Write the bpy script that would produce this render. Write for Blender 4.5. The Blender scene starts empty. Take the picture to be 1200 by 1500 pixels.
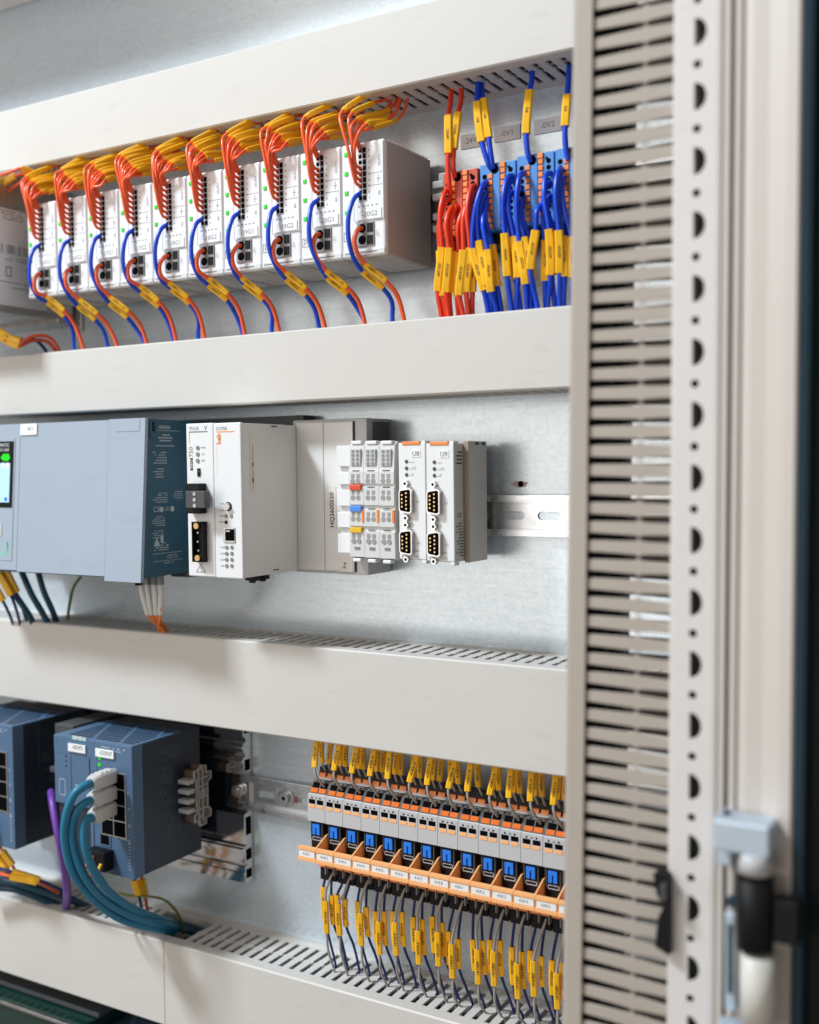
import bpy, bmesh, math, random
from mathutils import Vector, Matrix

# Units: every length in the builders is in millimetres and is written as (x, d, z):
# x to the right along the mounting plate, d outwards from the plate, z up.
random.seed(7)
S = 0.001
sc = bpy.context.scene
COL = sc.collection

# ------------------------------------------------------------------ camera
D_CAM = 850.362
CAM_R = (0.861367, 0.507857, -0.011335)
CAM_U = (-0.011071, 0.041076, 0.999095)
CAM_F = (-0.507863, 0.860462, -0.041004)
LENS = 48.450
cam = bpy.data.cameras.new('camera')
cam_o = bpy.data.objects.new('camera', cam)
COL.objects.link(cam_o)
m = Matrix.Identity(4)
for i in range(3):
    m[i][0] = CAM_R[i]; m[i][1] = CAM_U[i]; m[i][2] = -CAM_F[i]
m[1][3] = -D_CAM * S
cam_o.matrix_world = m
cam.sensor_fit = 'HORIZONTAL'
cam.sensor_width = 36
cam.lens = LENS
cam.clip_start = 0.01
cam.clip_end = 50
cam.dof.use_dof = True
cam.dof.focus_distance = 0.94
cam.dof.aperture_fstop = 4.0
sc.camera = cam_o

# ------------------------------------------------------------------ world and lamps
w = bpy.data.worlds.new('World'); sc.world = w; w.use_nodes = True
bg = w.node_tree.nodes['Background']
bg.inputs[0].default_value = (1.0, 0.93, 0.86, 1); bg.inputs[1].default_value = 0.33

def area(name, loc, target, sx, sy, power, col):
    l = bpy.data.lights.new(name, 'AREA'); l.shape = 'RECTANGLE'
    l.size = sx; l.size_y = sy; l.energy = power; l.color = col
    o = bpy.data.objects.new(name, l); COL.objects.link(o)
    o.location = (loc[0]*S, -loc[1]*S, loc[2]*S)
    t = Vector((target[0]*S, -target[1]*S, target[2]*S))
    o.rotation_euler = (t - o.location).to_track_quat('-Z', 'Y').to_euler()
    return o
area('ceiling_lamp', (-1980, 1620, 2250), (-600, 40, -50), 0.50, 0.35, 125, (0.82, 0.92, 1.0))
area('room_window', (-1250, 1900, 330), (-500, 40, 20), 1.3, 1.9, 17.0, (1.0, 0.95, 0.88))

sc.view_settings.view_transform = 'Standard'
sc.view_settings.look = 'None'
sc.view_settings.exposure = -0.10
sc.view_settings.gamma = 1.0
sc.view_settings.use_curve_mapping = False

# ------------------------------------------------------------------ materials
MATS = {}
def mat(name, col, rough=0.5, metal=0.0, var=0.06, scale=90, bump=0.0, emit=0, spec=0.5, coat=0, rvar=0.12, stretch=None, grain=0, smudge=0):
    if name in MATS: return MATS[name]
    mt = bpy.data.materials.new(name); mt.use_nodes = True
    nt = mt.node_tree; b = nt.nodes['Principled BSDF']
    b.inputs['Metallic'].default_value = metal
    b.inputs['Specular IOR Level'].default_value = spec
    if coat: b.inputs['Coat Weight'].default_value = coat
    tc = nt.nodes.new('ShaderNodeTexCoord')
    no = nt.nodes.new('ShaderNodeTexNoise'); no.inputs['Scale'].default_value = scale
    no.inputs['Detail'].default_value = 5
    src = tc.outputs['Object']
    if stretch:
        mp = nt.nodes.new('ShaderNodeMapping'); mp.inputs['Scale'].default_value = stretch
        nt.links.new(src, mp.inputs[0]); src = mp.outputs[0]
    nt.links.new(src, no.inputs['Vector'])
    mx = nt.nodes.new('ShaderNodeMix'); mx.data_type = 'RGBA'
    mx.inputs[6].default_value = tuple(max(0, c*(1-var)) for c in col) + (1,)
    mx.inputs[7].default_value = tuple(min(1, c*(1+var)) for c in col) + (1,)
    nt.links.new(no.outputs['Fac'], mx.inputs[0])
    colour = mx.outputs[2]
    if smudge:   # handling marks and fine scuffs
        n2 = nt.nodes.new('ShaderNodeTexNoise'); n2.inputs['Scale'].default_value = 22; n2.inputs['Detail'].default_value = 9; n2.inputs['Roughness'].default_value = 0.72
        mp2 = nt.nodes.new('ShaderNodeMapping'); mp2.inputs['Scale'].default_value = (1, 1, 3.5); mp2.inputs['Rotation'].default_value = (0, 0.5, 0)
        nt.links.new(tc.outputs['Object'], mp2.inputs[0]); nt.links.new(mp2.outputs[0], n2.inputs['Vector'])
        rm = nt.nodes.new('ShaderNodeMapRange'); rm.inputs['From Min'].default_value = 0.56; rm.inputs['From Max'].default_value = 0.76; rm.inputs['To Max'].default_value = smudge*2
        nt.links.new(n2.outputs['Fac'], rm.inputs['Value'])
        m2 = nt.nodes.new('ShaderNodeMix'); m2.data_type = 'RGBA'; m2.inputs[7].default_value = (0.16, 0.14, 0.12, 1)
        nt.links.new(rm.outputs[0], m2.inputs[0]); nt.links.new(colour, m2.inputs[6]); colour = m2.outputs[2]
    nt.links.new(colour, b.inputs['Base Color'])
    mr = nt.nodes.new('ShaderNodeMapRange')
    mr.inputs['To Min'].default_value = max(0.02, rough-rvar); mr.inputs['To Max'].default_value = min(1, rough+rvar)
    nt.links.new(no.outputs['Fac'], mr.inputs['Value']); nt.links.new(mr.outputs[0], b.inputs['Roughness'])
    if bump:
        bp = nt.nodes.new('ShaderNodeBump'); bp.inputs['Strength'].default_value = bump; bp.inputs['Distance'].default_value = 0.0004
        nt.links.new(no.outputs['Fac'], bp.inputs['Height']); nt.links.new(bp.outputs[0], b.inputs['Normal'])
    if grain:
        n3 = nt.nodes.new('ShaderNodeTexNoise'); n3.inputs['Scale'].default_value = 1400; n3.inputs['Detail'].default_value = 2
        nt.links.new(tc.outputs['Object'], n3.inputs['Vector'])
        b3 = nt.nodes.new('ShaderNodeBump'); b3.inputs['Strength'].default_value = grain; b3.inputs['Distance'].default_value = 0.0003
        nt.links.new(n3.outputs['Fac'], b3.inputs['Height']); nt.links.new(b3.outputs[0], b.inputs['Normal'])
        if bump: nt.links.new(bp.outputs[0], b3.inputs['Normal'])
    if emit:
        b.inputs['Emission Color'].default_value = tuple(col) + (1,); b.inputs['Emission Strength'].default_value = emit
    MATS[name] = mt
    return mt

pvc = mat('duct_pvc', (0.62, 0.595, 0.56), 0.56, spec=0.38, var=0.045, scale=9, bump=0.05, rvar=0.16, grain=0.05, smudge=0.07)
white = mat('white_plastic', (0.78, 0.78, 0.79), 0.42, var=0.02)
offwhite = mat('offwhite_plastic', (0.66, 0.66, 0.65), 0.45, var=0.03)
sand = mat('sand_grey_plastic', (0.60, 0.59, 0.565), 0.42, var=0.03)
cpu_grey = mat('pale_grey_plastic', (0.78, 0.77, 0.75), 0.42, var=0.02)
shaded_grey = mat('shaded_grey_plastic', (0.11, 0.10, 0.09), 0.6, spec=0.25)  # relay housing grey darkened; the shade is put into the colour
shaded_orange = mat('shaded_orange_lever', (0.72, 0.15, 0.015), 0.7, spec=0.2)  # lever orange darkened in the colour to stand for shade on the middle tier
rim_m = mat('beige_painted_steel', (0.58, 0.525, 0.48), 0.5, var=0.04, scale=12, bump=0.03)
vd_pvc = mat('dimmed_duct_pvc', (0.43, 0.375, 0.325), 0.55, spec=0.35, var=0.04, scale=40, bump=0.04)  # darker, warmer copy of the duct PVC; weaker light is put into the colour
ivory = mat('ivory_plastic', (0.62, 0.60, 0.55), 0.45)
midgrey = mat('mid_grey_plastic', (0.30, 0.30, 0.30), 0.5, var=0.05)
ltgrey = mat('light_grey_plastic', (0.50, 0.50, 0.51), 0.5, var=0.03)
darkgrey = mat('dark_grey_plastic', (0.06, 0.065, 0.07), 0.45)
black = mat('black_plastic', (0.007, 0.007, 0.008), 0.5, spec=0.22)
tan = mat('tan_plastic', (0.40, 0.32, 0.25), 0.5)
brown = mat('brown_plastic', (0.16, 0.11, 0.075), 0.55)
bluegrey = mat('blue_grey_plastic', (0.355, 0.415, 0.495), 0.46, var=0.035, scale=7, grain=0.10, smudge=0.06)
plcside = mat('petrol_blue_plastic', (0.026, 0.095, 0.148), 0.45, grain=0.1)
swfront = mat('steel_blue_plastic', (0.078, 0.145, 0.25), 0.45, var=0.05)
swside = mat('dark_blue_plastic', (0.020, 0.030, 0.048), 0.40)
oran_w = mat('orange_insulation', (0.95, 0.13, 0.038), 0.30, var=0.08, scale=200)
rust_w = mat('red_brown_insulation', (0.62, 0.075, 0.025), 0.36, var=0.08)
blue_w = mat('blue_insulation', (0.004, 0.062, 0.64), 0.30, var=0.08)
navy_w = mat('navy_insulation', (0.008, 0.020, 0.13), 0.35, var=0.08)
grey_w = mat('grey_insulation', (0.36, 0.33, 0.30), 0.42, var=0.06)
red_w = mat('red_insulation', (0.85, 0.055, 0.015), 0.32, var=0.08)
teal_w = mat('teal_cable_jacket', (0.012, 0.175, 0.31), 0.42, var=0.10, scale=140)
dteal_w = mat('dark_teal_jacket', (0.008, 0.055, 0.10), 0.42)
purple_w = mat('purple_cable_jacket', (0.15, 0.045, 0.34), 0.42)
green_w = mat('green_yellow_insulation', (0.16, 0.17, 0.015), 0.4)
white_w = mat('white_cable_jacket', (0.72, 0.71, 0.68), 0.45)
sleeve_m = mat('yellow_marker_sleeve', (0.97, 0.51, 0.010), 0.42, var=0.06, scale=150)
ink = mat('black_ink', (0.02, 0.02, 0.025), 0.6)
greyink = mat('grey_ink', (0.22, 0.22, 0.23), 0.6)
paleink = mat('pale_ink', (0.45, 0.50, 0.52), 0.6)
orangeink = mat('orange_ink', (0.80, 0.26, 0.05), 0.6)
red_b = mat('red_block', (0.55, 0.055, 0.02), 0.42)
blue_b = mat('blue_block', (0.055, 0.24, 0.62), 0.42)
orange_b = mat('orange_lever', (0.86, 0.24, 0.04), 0.42)
peach = mat('orange_holder', (0.95, 0.46, 0.18), 0.42)
lever = mat('blue_lever', (0.015, 0.20, 0.80), 0.36)
paper = mat('white_label', (0.82, 0.82, 0.81), 0.6, var=0.02)
pinkpaper = mat('pink_label', (0.80, 0.74, 0.70), 0.6, var=0.03)
tealpaper = mat('teal_label', (0.02, 0.27, 0.34), 0.5)
led_g = mat('green_lamp', (0.015, 0.62, 0.02), 0.3, emit=0.25)
led_off = mat('unlit_lamp', (0.22, 0.23, 0.22), 0.25)
screen_m = mat('lit_screen', (0.42, 0.62, 0.85), 0.2, emit=0.35)
brass = mat('brass', (0.75, 0.50, 0.22), 0.32, 1.0)
steel = mat('steel', (0.62, 0.62, 0.62), 0.28, 1.0)
alu = mat('bright_aluminium', (0.84, 0.85, 0.86), 0.11, 1.0, var=0.05, stretch=(0.6, 1, 14), rvar=0.06)
railm = mat('zinc_rail', (0.64, 0.66, 0.69), 0.30, 1.0, var=0.06)
psmetal = mat('brushed_case', (0.55, 0.53, 0.50), 0.30, 0.9, var=0.08)
rust = mat('rust_stain', (0.30, 0.09, 0.08), 0.8, var=0.3, scale=300)
redm = mat('red_marker', (0.72, 0.06, 0.02), 0.45)
bluem = mat('blue_marker', (0.05, 0.25, 0.78), 0.45)
yelm = mat('yellow_marker', (0.80, 0.48, 0.01), 0.45)
frame_m = mat('painted_steel', (0.70, 0.665, 0.64), 0.5, var=0.03, bump=0.03, smudge=0.06)
gasket = mat('blue_black_gasket', (0.012, 0.035, 0.055), 0.5)
latch_m = mat('blue_zinc', (0.60, 0.70, 0.80), 0.50, 0.7)
greenglass = mat('green_cover', (0.002, 0.030, 0.022), 0.10, var=0.5, scale=12, coat=0.6)
portblk = mat('port_black', (0.002, 0.002, 0.003), 0.8, spec=0.05)

def galvanised():
    mt = bpy.data.materials.new('galvanised_sheet'); mt.use_nodes = True
    nt = mt.node_tree; b = nt.nodes['Principled BSDF']; N = nt.nodes.new; L = nt.links.new
    tc = N('ShaderNodeTexCoord')
    v = N('ShaderNodeTexNoise'); v.inputs['Scale'].default_value = 420; v.inputs['Detail'].default_value = 3
    c = N('ShaderNodeTexNoise'); c.inputs['Scale'].default_value = 5; c.inputs['Detail'].default_value = 7
    st = N('ShaderNodeMapping'); st.inputs['Scale'].default_value = (5, 1, 130)
    sn = N('ShaderNodeTexNoise'); sn.inputs['Scale'].default_value = 3; sn.inputs['Detail'].default_value = 4
    L(tc.outputs['Object'], v.inputs['Vector']); L(tc.outputs['Object'], c.inputs['Vector'])
    L(tc.outputs['Object'], st.inputs[0]); L(st.outputs[0], sn.inputs['Vector'])
    vo = N('ShaderNodeTexVoronoi'); vo.inputs['Scale'].default_value = 260
    L(tc.outputs['Object'], vo.inputs['Vector'])
    sp = N('ShaderNodeMath'); sp.operation = 'MULTIPLY_ADD'; sp.inputs[1].default_value = 0.20
    cm = N('ShaderNodeMath'); cm.operation = 'MULTIPLY_ADD'; cm.inputs[1].default_value = 0.30; cm.inputs[2].default_value = 0.36
    L(c.outputs['Fac'], cm.inputs[0])
    L(vo.outputs['Color'], sp.inputs[0]); L(cm.outputs[0], sp.inputs[2])
    a = N('ShaderNodeMath'); a.operation = 'MULTIPLY_ADD'; a.inputs[1].default_value = 0.45
    L(v.outputs['Fac'], a.inputs[0]); L(sp.outputs[0], a.inputs[2])
    r = N('ShaderNodeValToRGB')
    r.color_ramp.elements[0].position = 0.55; r.color_ramp.elements[0].color = (0.50, 0.575, 0.635, 1)
    r.color_ramp.elements[1].position = 1.05 - 0.07; r.color_ramp.elements[1].color = (0.68, 0.745, 0.80, 1)
    L(a.outputs[0], r.inputs[0]); L(r.outputs[0], b.inputs['Base Color'])
    mr = N('ShaderNodeMapRange'); mr.inputs['To Min'].default_value = 0.17; mr.inputs['To Max'].default_value = 0.33
    L(sn.outputs['Fac'], mr.inputs['Value']); L(mr.outputs[0], b.inputs['Roughness'])
    bp = N('ShaderNodeBump'); bp.inputs['Strength'].default_value = 0.10; bp.inputs['Distance'].default_value = 0.0005
    L(v.outputs['Fac'], bp.inputs['Height']); L(bp.outputs[0], b.inputs['Normal'])
    b.inputs['Metallic'].default_value = 0.42
    return mt
galv = galvanised()

# ------------------------------------------------------------------ mesh helpers
def V(p): return Vector((p[0]*S, -p[1]*S, p[2]*S))

class MB:
    """collects shapes given in millimetres (x, d, z)"""
    def __init__(s): s.bm = bmesh.new(); s.smooth = []
    def box(s, x0, x1, d0, d1, z0, z1, r=0, seg=2):
        mtx = Matrix.Translation(V(((x0+x1)/2, (d0+d1)/2, (z0+z1)/2))) @ Matrix.Diagonal((abs(x1-x0)*S, abs(d1-d0)*S, abs(z1-z0)*S, 1))
        g = bmesh.ops.create_cube(s.bm, size=1, matrix=mtx)
        if r:
            es = list({e for v in g['verts'] for e in v.link_edges})
            bmesh.ops.bevel(s.bm, geom=es, offset=r*S, segments=seg, profile=0.5, affect='EDGES')
        return s
    def fb(s, p, q, t0, t1, r=0):
        """box over the rectangle p..q that faces forward, from depth t0 to t1 relative to p"""
        return s.box(min(p[0], q[0]), max(p[0], q[0]), p[1]+t0, p[1]+t1, min(p[2], q[2]), max(p[2], q[2]), r)
    def hexa(s, lo, hi):
        """lo, hi: four (x,d) corners at z0 and z1: [(x,d,z)*4]"""
        a = [s.bm.verts.new(V(p)) for p in lo]; b = [s.bm.verts.new(V(p)) for p in hi]
        s.bm.faces.new(a); s.bm.faces.new(b)
        for i in range(4): s.bm.faces.new((a[i], a[(i+1) % 4], b[(i+1) % 4], b[i]))
        return s
    def prism(s, pts, axis, t0, t1):
        """pts 2-D outline; axis 'x': (d,z), 'z': (x,d), 'd': (x,z); extruded t0..t1 along axis"""
        def mk(p, t):
            if axis == 'x': return V((t, p[0], p[1]))
            if axis == 'z': return V((p[0], p[1], t))
            return V((p[0], t, p[1]))
        a = [s.bm.verts.new(mk(p, t0)) for p in pts]; b = [s.bm.verts.new(mk(p, t1)) for p in pts]
        s.bm.faces.new(a); s.bm.faces.new(b); n = len(pts)
        for i in range(n): s.bm.faces.new((a[i], a[(i+1) % n], b[(i+1) % n], b[i]))
        return s
    def cyl(s, c, r, d0, d1, n=16, axis='d', r2=None):
        r2 = r if r2 is None else r2
        ra, rb = [], []
        for i in range(n):
            t = 2*math.pi*i/n; cs, sn = math.cos(t), math.sin(t)
            if axis == 'd':
                ra.append((c[0]+r*cs, d0, c[2]+r*sn)); rb.append((c[0]+r2*cs, d1, c[2]+r2*sn))
            elif axis == 'x':
                ra.append((d0, c[1]+r*cs, c[2]+r*sn)); rb.append((d1, c[1]+r2*cs, c[2]+r2*sn))
            else:
                ra.append((c[0]+r*cs, c[1]+r*sn, d0)); rb.append((c[0]+r2*cs, c[1]+r2*sn, d1))
        a = [s.bm.verts.new(V(p)) for p in ra]; b = [s.bm.verts.new(V(p)) for p in rb]
        s.bm.faces.new(a); s.bm.faces.new(b)
        for i in range(n):
            f = s.bm.faces.new((a[i], a[(i+1) % n], b[(i+1) % n], b[i])); f.smooth = True
        return s
    def cell(s, x0, x1, z0, z1, d0, d1, hole):
        """sheet cell with a real hole, hole = outline [(x,z)]"""
        cx = sum(p[0] for p in hole)/len(hole); cz = sum(p[1] for p in hole)/len(hole)
        ths = [2*math.pi*i/28 for i in range(28)] + [math.atan2(z-cz, x-cx) % (2*math.pi) for x in (x0, x1) for z in (z0, z1)]
        ths = sorted(set(round(t, 6) for t in ths))
        def hit(t):
            dx, dz = math.cos(t), math.sin(t); best = None
            for i in range(len(hole)):
                ax, az = hole[i][0]-cx, hole[i][1]-cz; bx, bz = hole[(i+1) % len(hole)][0]-cx, hole[(i+1) % len(hole)][1]-cz
                ex, ez = bx-ax, bz-az; den = dx*ez-dz*ex
                if abs(den) < 1e-9: continue
                k = (ax*ez-az*ex)/den; u = (ax*dz-az*dx)/den
                if k > 0 and -1e-6 <= u <= 1+1e-6: best = k if best is None else max(best, k)
            return best
        ins, outs = [], []
        for t in ths:
            dx, dz = math.cos(t), math.sin(t); k = hit(t) or 0.1
            ko = min([( (x1 if dx > 0 else x0)-cx)/dx if abs(dx) > 1e-9 else 1e9, ((z1 if dz > 0 else z0)-cz)/dz if abs(dz) > 1e-9 else 1e9])
            ins.append((cx+dx*k, cz+dz*k)); outs.append((cx+dx*ko, cz+dz*ko))
        mk = lambda L, d: [s.bm.verts.new(V((p[0], d, p[1]))) for p in L]
        i0, i1, o0, o1 = mk(ins, d0), mk(ins, d1), mk(outs, d0), mk(outs, d1); n = len(ths)
        for i in range(n):
            j = (i+1) % n
            s.bm.faces.new((i1[i], i1[j], o1[j], o1[i])); s.bm.faces.new((i0[i], i0[j], o0[j], o0[i]))
            s.bm.faces.new((i0[i], i0[j], i1[j], i1[i])); s.bm.faces.new((o0[i], o0[j], o1[j], o1[i]))
        return s
    def sweep(s, pts, prof, nrm=None, smooth=True, cap=True):
        """pts in mm; prof = function(i, n) -> list of (a, b) offsets (mm) along side and normal"""
        P = [V(p) for p in pts]; n = len(P); prev = None; rings = []
        up0 = Vector(nrm) if nrm else None
        for i in range(n):
            t = (P[min(i+1, n-1)]-P[max(i-1, 0)]).normalized()
            if prev is None:
                base = up0 if up0 else (Vector((0.3, -0.9, 0.2)))
            else: base = up0 if up0 else prev
            nn = base - t*base.dot(t)
            if nn.length < 1e-4: nn = t.orthogonal()
            nn.normalize(); prev = nn; sd = t.cross(nn)
            rings.append([s.bm.verts.new(P[i]+sd*a*S+nn*b*S) for a, b in prof(i, n)])
        k = len(rings[0])
        for i in range(n-1):
            for j in range(k):
                f = s.bm.faces.new((rings[i][j], rings[i][(j+1) % k], rings[i+1][(j+1) % k], rings[i+1][j])); f.smooth = smooth
        if cap: s.bm.faces.new(rings[0]); s.bm.faces.new(rings[-1])
        return s
    def tube(s, pts, r, k=8):
        ring = [(r*math.cos(2*math.pi*j/k), r*math.sin(2*math.pi*j/k)) for j in range(k)]
        return s.sweep(pts, lambda i, n: ring)
    def mesh(s, name, origin=(0, 0, 0)):
        bmesh.ops.recalc_face_normals(s.bm, faces=s.bm.faces)
        bmesh.ops.translate(s.bm, verts=s.bm.verts, vec=-V(origin))
        me = bpy.data.meshes.new(name); s.bm.to_mesh(me); s.bm.free()
        return me

def spline(ctrl, per=7):
    P = [Vector(p) for p in ctrl]; P = [P[0]*2-P[1]] + P + [P[-1]*2-P[-2]]; out = []
    for i in range(1, len(P)-2):
        p0, p1, p2, p3 = P[i-1], P[i], P[i+1], P[i+2]
        t0 = 0; t1 = max((p1-p0).length, 1e-3)**0.5; t2 = t1+max((p2-p1).length, 1e-3)**0.5; t3 = t2+max((p3-p2).length, 1e-3)**0.5
        for k in range(per):
            t = t1+(t2-t1)*k/per
            a1 = p0*((t1-t)/(t1-t0))+p1*((t-t0)/(t1-t0)); a2 = p1*((t2-t)/(t2-t1))+p2*((t-t1)/(t2-t1)); a3 = p2*((t3-t)/(t3-t2))+p3*((t-t2)/(t3-t2))
            b1 = a1*((t2-t)/(t2-t0))+a2*((t-t0)/(t2-t0)); b2 = a2*((t3-t)/(t3-t1))+a3*((t-t1)/(t3-t1))
            out.append(tuple(b1*((t2-t)/(t2-t1))+b2*((t-t1)/(t2-t1))))
    out.append(tuple(P[-2])); return out

ORG = {}
def thing(name, label, cat, loc, group=None, kind=None):
    o = bpy.data.objects.new(name, None); COL.objects.link(o); o.location = V(loc); o.empty_display_size = 0.01
    ORG[o.name] = loc; o['label'] = label
    if cat: o['category'] = cat
    if group: o['group'] = group
    if kind: o['kind'] = kind
    return o
def world_origin(o):
    p = (0, 0, 0)
    while o is not None:
        q = ORG.get(o.name, (0, 0, 0)); p = (p[0]+q[0], p[1]+q[1], p[2]+q[2]); o = o.parent
    return p
def part(name, mb, mt, parent, label=None, kind=None):
    me = mb.mesh(name, world_origin(parent)); me.materials.append(mt)
    o = bpy.data.objects.new(name, me); COL.objects.link(o); o.parent = parent
    if label: o['label'] = label
    if kind: o['kind'] = kind
    return o
def solo(name, mb, mt, label, cat=None, group=None, kind=None):
    me = mb.mesh(name); me.materials.append(mt); o = bpy.data.objects.new(name, me); COL.objects.link(o)
    o['label'] = label
    if cat: o['category'] = cat
    if group: o['group'] = group
    if kind: o['kind'] = kind
    return o
def copy_thing(src, shift, label, only=None):
    r = src.copy(); COL.objects.link(r); r.location = src.location + V(shift); r['label'] = label
    o0 = ORG[src.name]; ORG[r.name] = (o0[0]+shift[0], o0[1]+shift[1], o0[2]+shift[2])
    for ch in src.children:
        c = ch.copy(); COL.objects.link(c); c.parent = r
        for g in ch.children:
            d = g.copy(); COL.objects.link(d); d.parent = c
    return r

TXT = {}
def text_mesh(body, size, align='CENTER', bold=0.0):
    key = (body, size, align, bold)
    if key not in TXT:
        cu = bpy.data.curves.new('print', 'FONT'); cu.body = body; cu.size = size*S*1.35; cu.align_x = align; cu.align_y = 'CENTER'
        cu.resolution_u = 2; cu.offset = bold*S
        o = bpy.data.objects.new('print', cu); me = bpy.data.meshes.new_from_object(o)
        bpy.data.objects.remove(o); bpy.data.curves.remove(cu)
        me.transform(Matrix.Rotation(math.pi/2, 4, 'X')); TXT[key] = me
    return TXT[key]
def text(parent, body, p, size, mt, plane='front', turn=0, align='CENTER', bold=0.0, name='lettering'):
    me = text_mesh(body, size, align, bold).copy(); me.materials.clear(); me.materials.append(mt)
    o = bpy.data.objects.new(name, me); COL.objects.link(o); o.parent = parent
    q = world_origin(parent); mm = Matrix.Translation(V((p[0]-q[0], p[1]-q[1], p[2]-q[2])))
    if plane == 'right': mm = mm @ Matrix.Rotation(math.pi/2, 4, 'Z')
    o.matrix_local = mm @ Matrix.Rotation(-turn, 4, 'Y')
    return o
def microprint(mb, x0, x1, z0, z1, d, pitch=2.2, h=0.8, fill=0.75, plane='front', xc=0):
    """rows of tiny printed dashes too small to read"""
    z = z1
    while z-h >= z0:
        x = x0; end = x0+(x1-x0)*random.uniform(0.5, 1)
        while x < end:
            l = random.uniform(1.0, 3.4)
            if random.random() < fill:
                e = min(x+l, x1)
                if plane == 'front': mb.box(x, e, d, d+0.08, z-h, z)
                else: mb.box(xc, xc+0.08, x, e, z-h, z)
            x += l+0.6
        z -= pitch
    return mb

# ------------------------------------------------------------------ wires
def sleeve_prof(wd, th):
    c = min(1.0, th*0.34)
    pr = [(-wd/2, -th/2+c), (-wd/2+c, -th/2), (wd/2-c, -th/2), (wd/2, -th/2+c), (wd/2, th/2-c), (wd/2-c, th/2), (-wd/2+c, th/2), (-wd/2, th/2-c)]
    return lambda i, n: pr
def wire(label, group, ctrl, r, mt, sleeve=None, body=None, sw=4.6, st=3.2, cat='wire', name='wire', nrm=(0.42, -0.9, 0.05), tsize=1.9, flip=False, per=7):
    t = thing(name, label, cat, ctrl[0], group)
    pts = spline(ctrl, per)
    part('insulation', MB().tube(pts, r), mt, t)
    if sleeve is not None:
        seg = pts[sleeve*per:(sleeve+1)*per+1]
        so = part('marker_sleeve', MB().sweep(seg, sleeve_prof(sw, st), nrm, smooth=False), sleeve_m, t)
        if body:
            a, b = V(seg[1]), V(seg[-2]); u = (b-a).normalized(); mid = (V(seg[len(seg)//2])+V(seg[(len(seg)-1)//2]))/2
            if flip: u = -u
            n = Vector(nrm); n = (n-u*n.dot(u)).normalized(); vv = n.cross(u)
            me = text_mesh(body, tsize, 'CENTER', 0.06).copy(); me.materials.clear(); me.materials.append(ink)
            o = bpy.data.objects.new('print', me); COL.objects.link(o); o.parent = so
            R = Matrix.Identity(4)
            for i in range(3): R[i][0] = u[i]; R[i][1] = -n[i]; R[i][2] = vv[i]
            loc = mid + n*(st/2+0.14)*S - V(world_origin(t))
            o.matrix_local = Matrix.Translation(loc) @ R
    return t
ORD = ['first', 'second', 'third', 'fourth', 'fifth', 'sixth', 'seventh', 'eighth', 'ninth', 'tenth', 'eleventh', 'twelfth', 'thirteenth', 'fourteenth']
rj = lambda a: random.uniform(-a, a)

# ================================================================== setting
def sheet():
    mb = MB().box(-1500, -150, -2, 0, -900, 800)
    return solo('mounting_plate', mb, galv, 'galvanised steel mounting plate behind all the ducts and devices', kind='structure')
plate = sheet()
solo('unseen_shade_beam', MB().box(-1500, -150, 0.5, 94, 512, 640, 2), frame_m, 'unseen beam added above the uppermost duct to shade the plate', kind='structure')  # unseen beam added to keep the lamp's highlight off the upper plate

# ================================================================== cable ducts
PITCH = 11.75
def finger_mesh(name, axis, length0, length1, bump_at, mt=None, hw=3.5, bw=5.1):
    o = [(-hw, length0), (-hw, bump_at-2.2), (-bw, bump_at-1.2), (-bw, bump_at+1.2), (-hw, bump_at+2.2), (-hw, length1),
         (hw, length1), (hw, bump_at+2.2), (bw, bump_at+1.2), (bw, bump_at-1.2), (hw, bump_at-2.2), (hw, length0)]
    mb = MB()
    if axis == 'z': mb.prism(o, 'z', -0.8, 0.8)
    else: mb.prism([(p[1], p[0]) for p in o], 'd', -0.8, 0.8)
    es = [e for e in mb.bm.edges]
    bmesh.ops.bevel(mb.bm, geom=es, offset=(0.55 if mt else 0.3)*S, segments=1, affect='EDGES')
    me = mb.mesh(name); me.materials.append(mt or pvc); return me
FM = finger_mesh('finger', 'z', 10, 64, 36)

def duct(label, x0, x1, zb, zt, top_fingers, bottom_fingers, phase=-389.2, skip=(), covers=None, depth=72):
    t = thing('cable_duct', label, 'cable duct', (x0, 0, zb))
    part('base', MB().box(x0, x1, 0.3, 2.2, zb+1.2, zt-1.2), pvc, t)
    for side in (0, 1):
        z = zt-2.4 if side else zb+2.4
        part('wall_strip', MB().box(x0, x1, 2.3, 10.5, z-0.8, z+0.8), pvc, t)
        as_parts = top_fingers if side else bottom_fingers
        k0 = math.ceil((x0-phase)/PITCH); k1 = math.floor((x1-phase)/PITCH); joined = MB()
        for k in range(k0, k1):
            x = phase+(k+0.5)*PITCH
            if any(a < x < b for a, b in skip) and side: continue
            if as_parts:
                o = bpy.data.objects.new('finger', FM); COL.objects.link(o); o.parent = t
                o.location = V((x-x0, 0, z-zb))
            else: joined.box(x-3.5, x+3.5, 10.4, 64, z-0.8, z+0.8)
        if not as_parts: part('slotted_wall', joined, pvc, t)
        else: joined.bm.free()
    for a, b in (covers or [(x0, x1)]):
        mb = MB(); c = 1.3
        o = [(59, zb), (depth-c, zb), (depth, zb+c), (depth, zt-c), (depth-c, zt), (59, zt), (59, zt-1.3), (depth-2, zt-1.3), (depth-2, zb+1.3), (59, zb+1.3)]
        mb.prism(o, 'x', a, b); part('cover', mb, pvc, t)
    return t
duct('uppermost grey cable duct above the white breaker modules', -1120, -215, 308.2, 369.5, False, True)
duct('grey cable duct between the white breakers and the controller row', -1120, -215, 58, 119.6, False, True)
duct('tall grey cable duct below the controller row, above the relays', -1120, -215, -239, -156, True, False)
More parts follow.
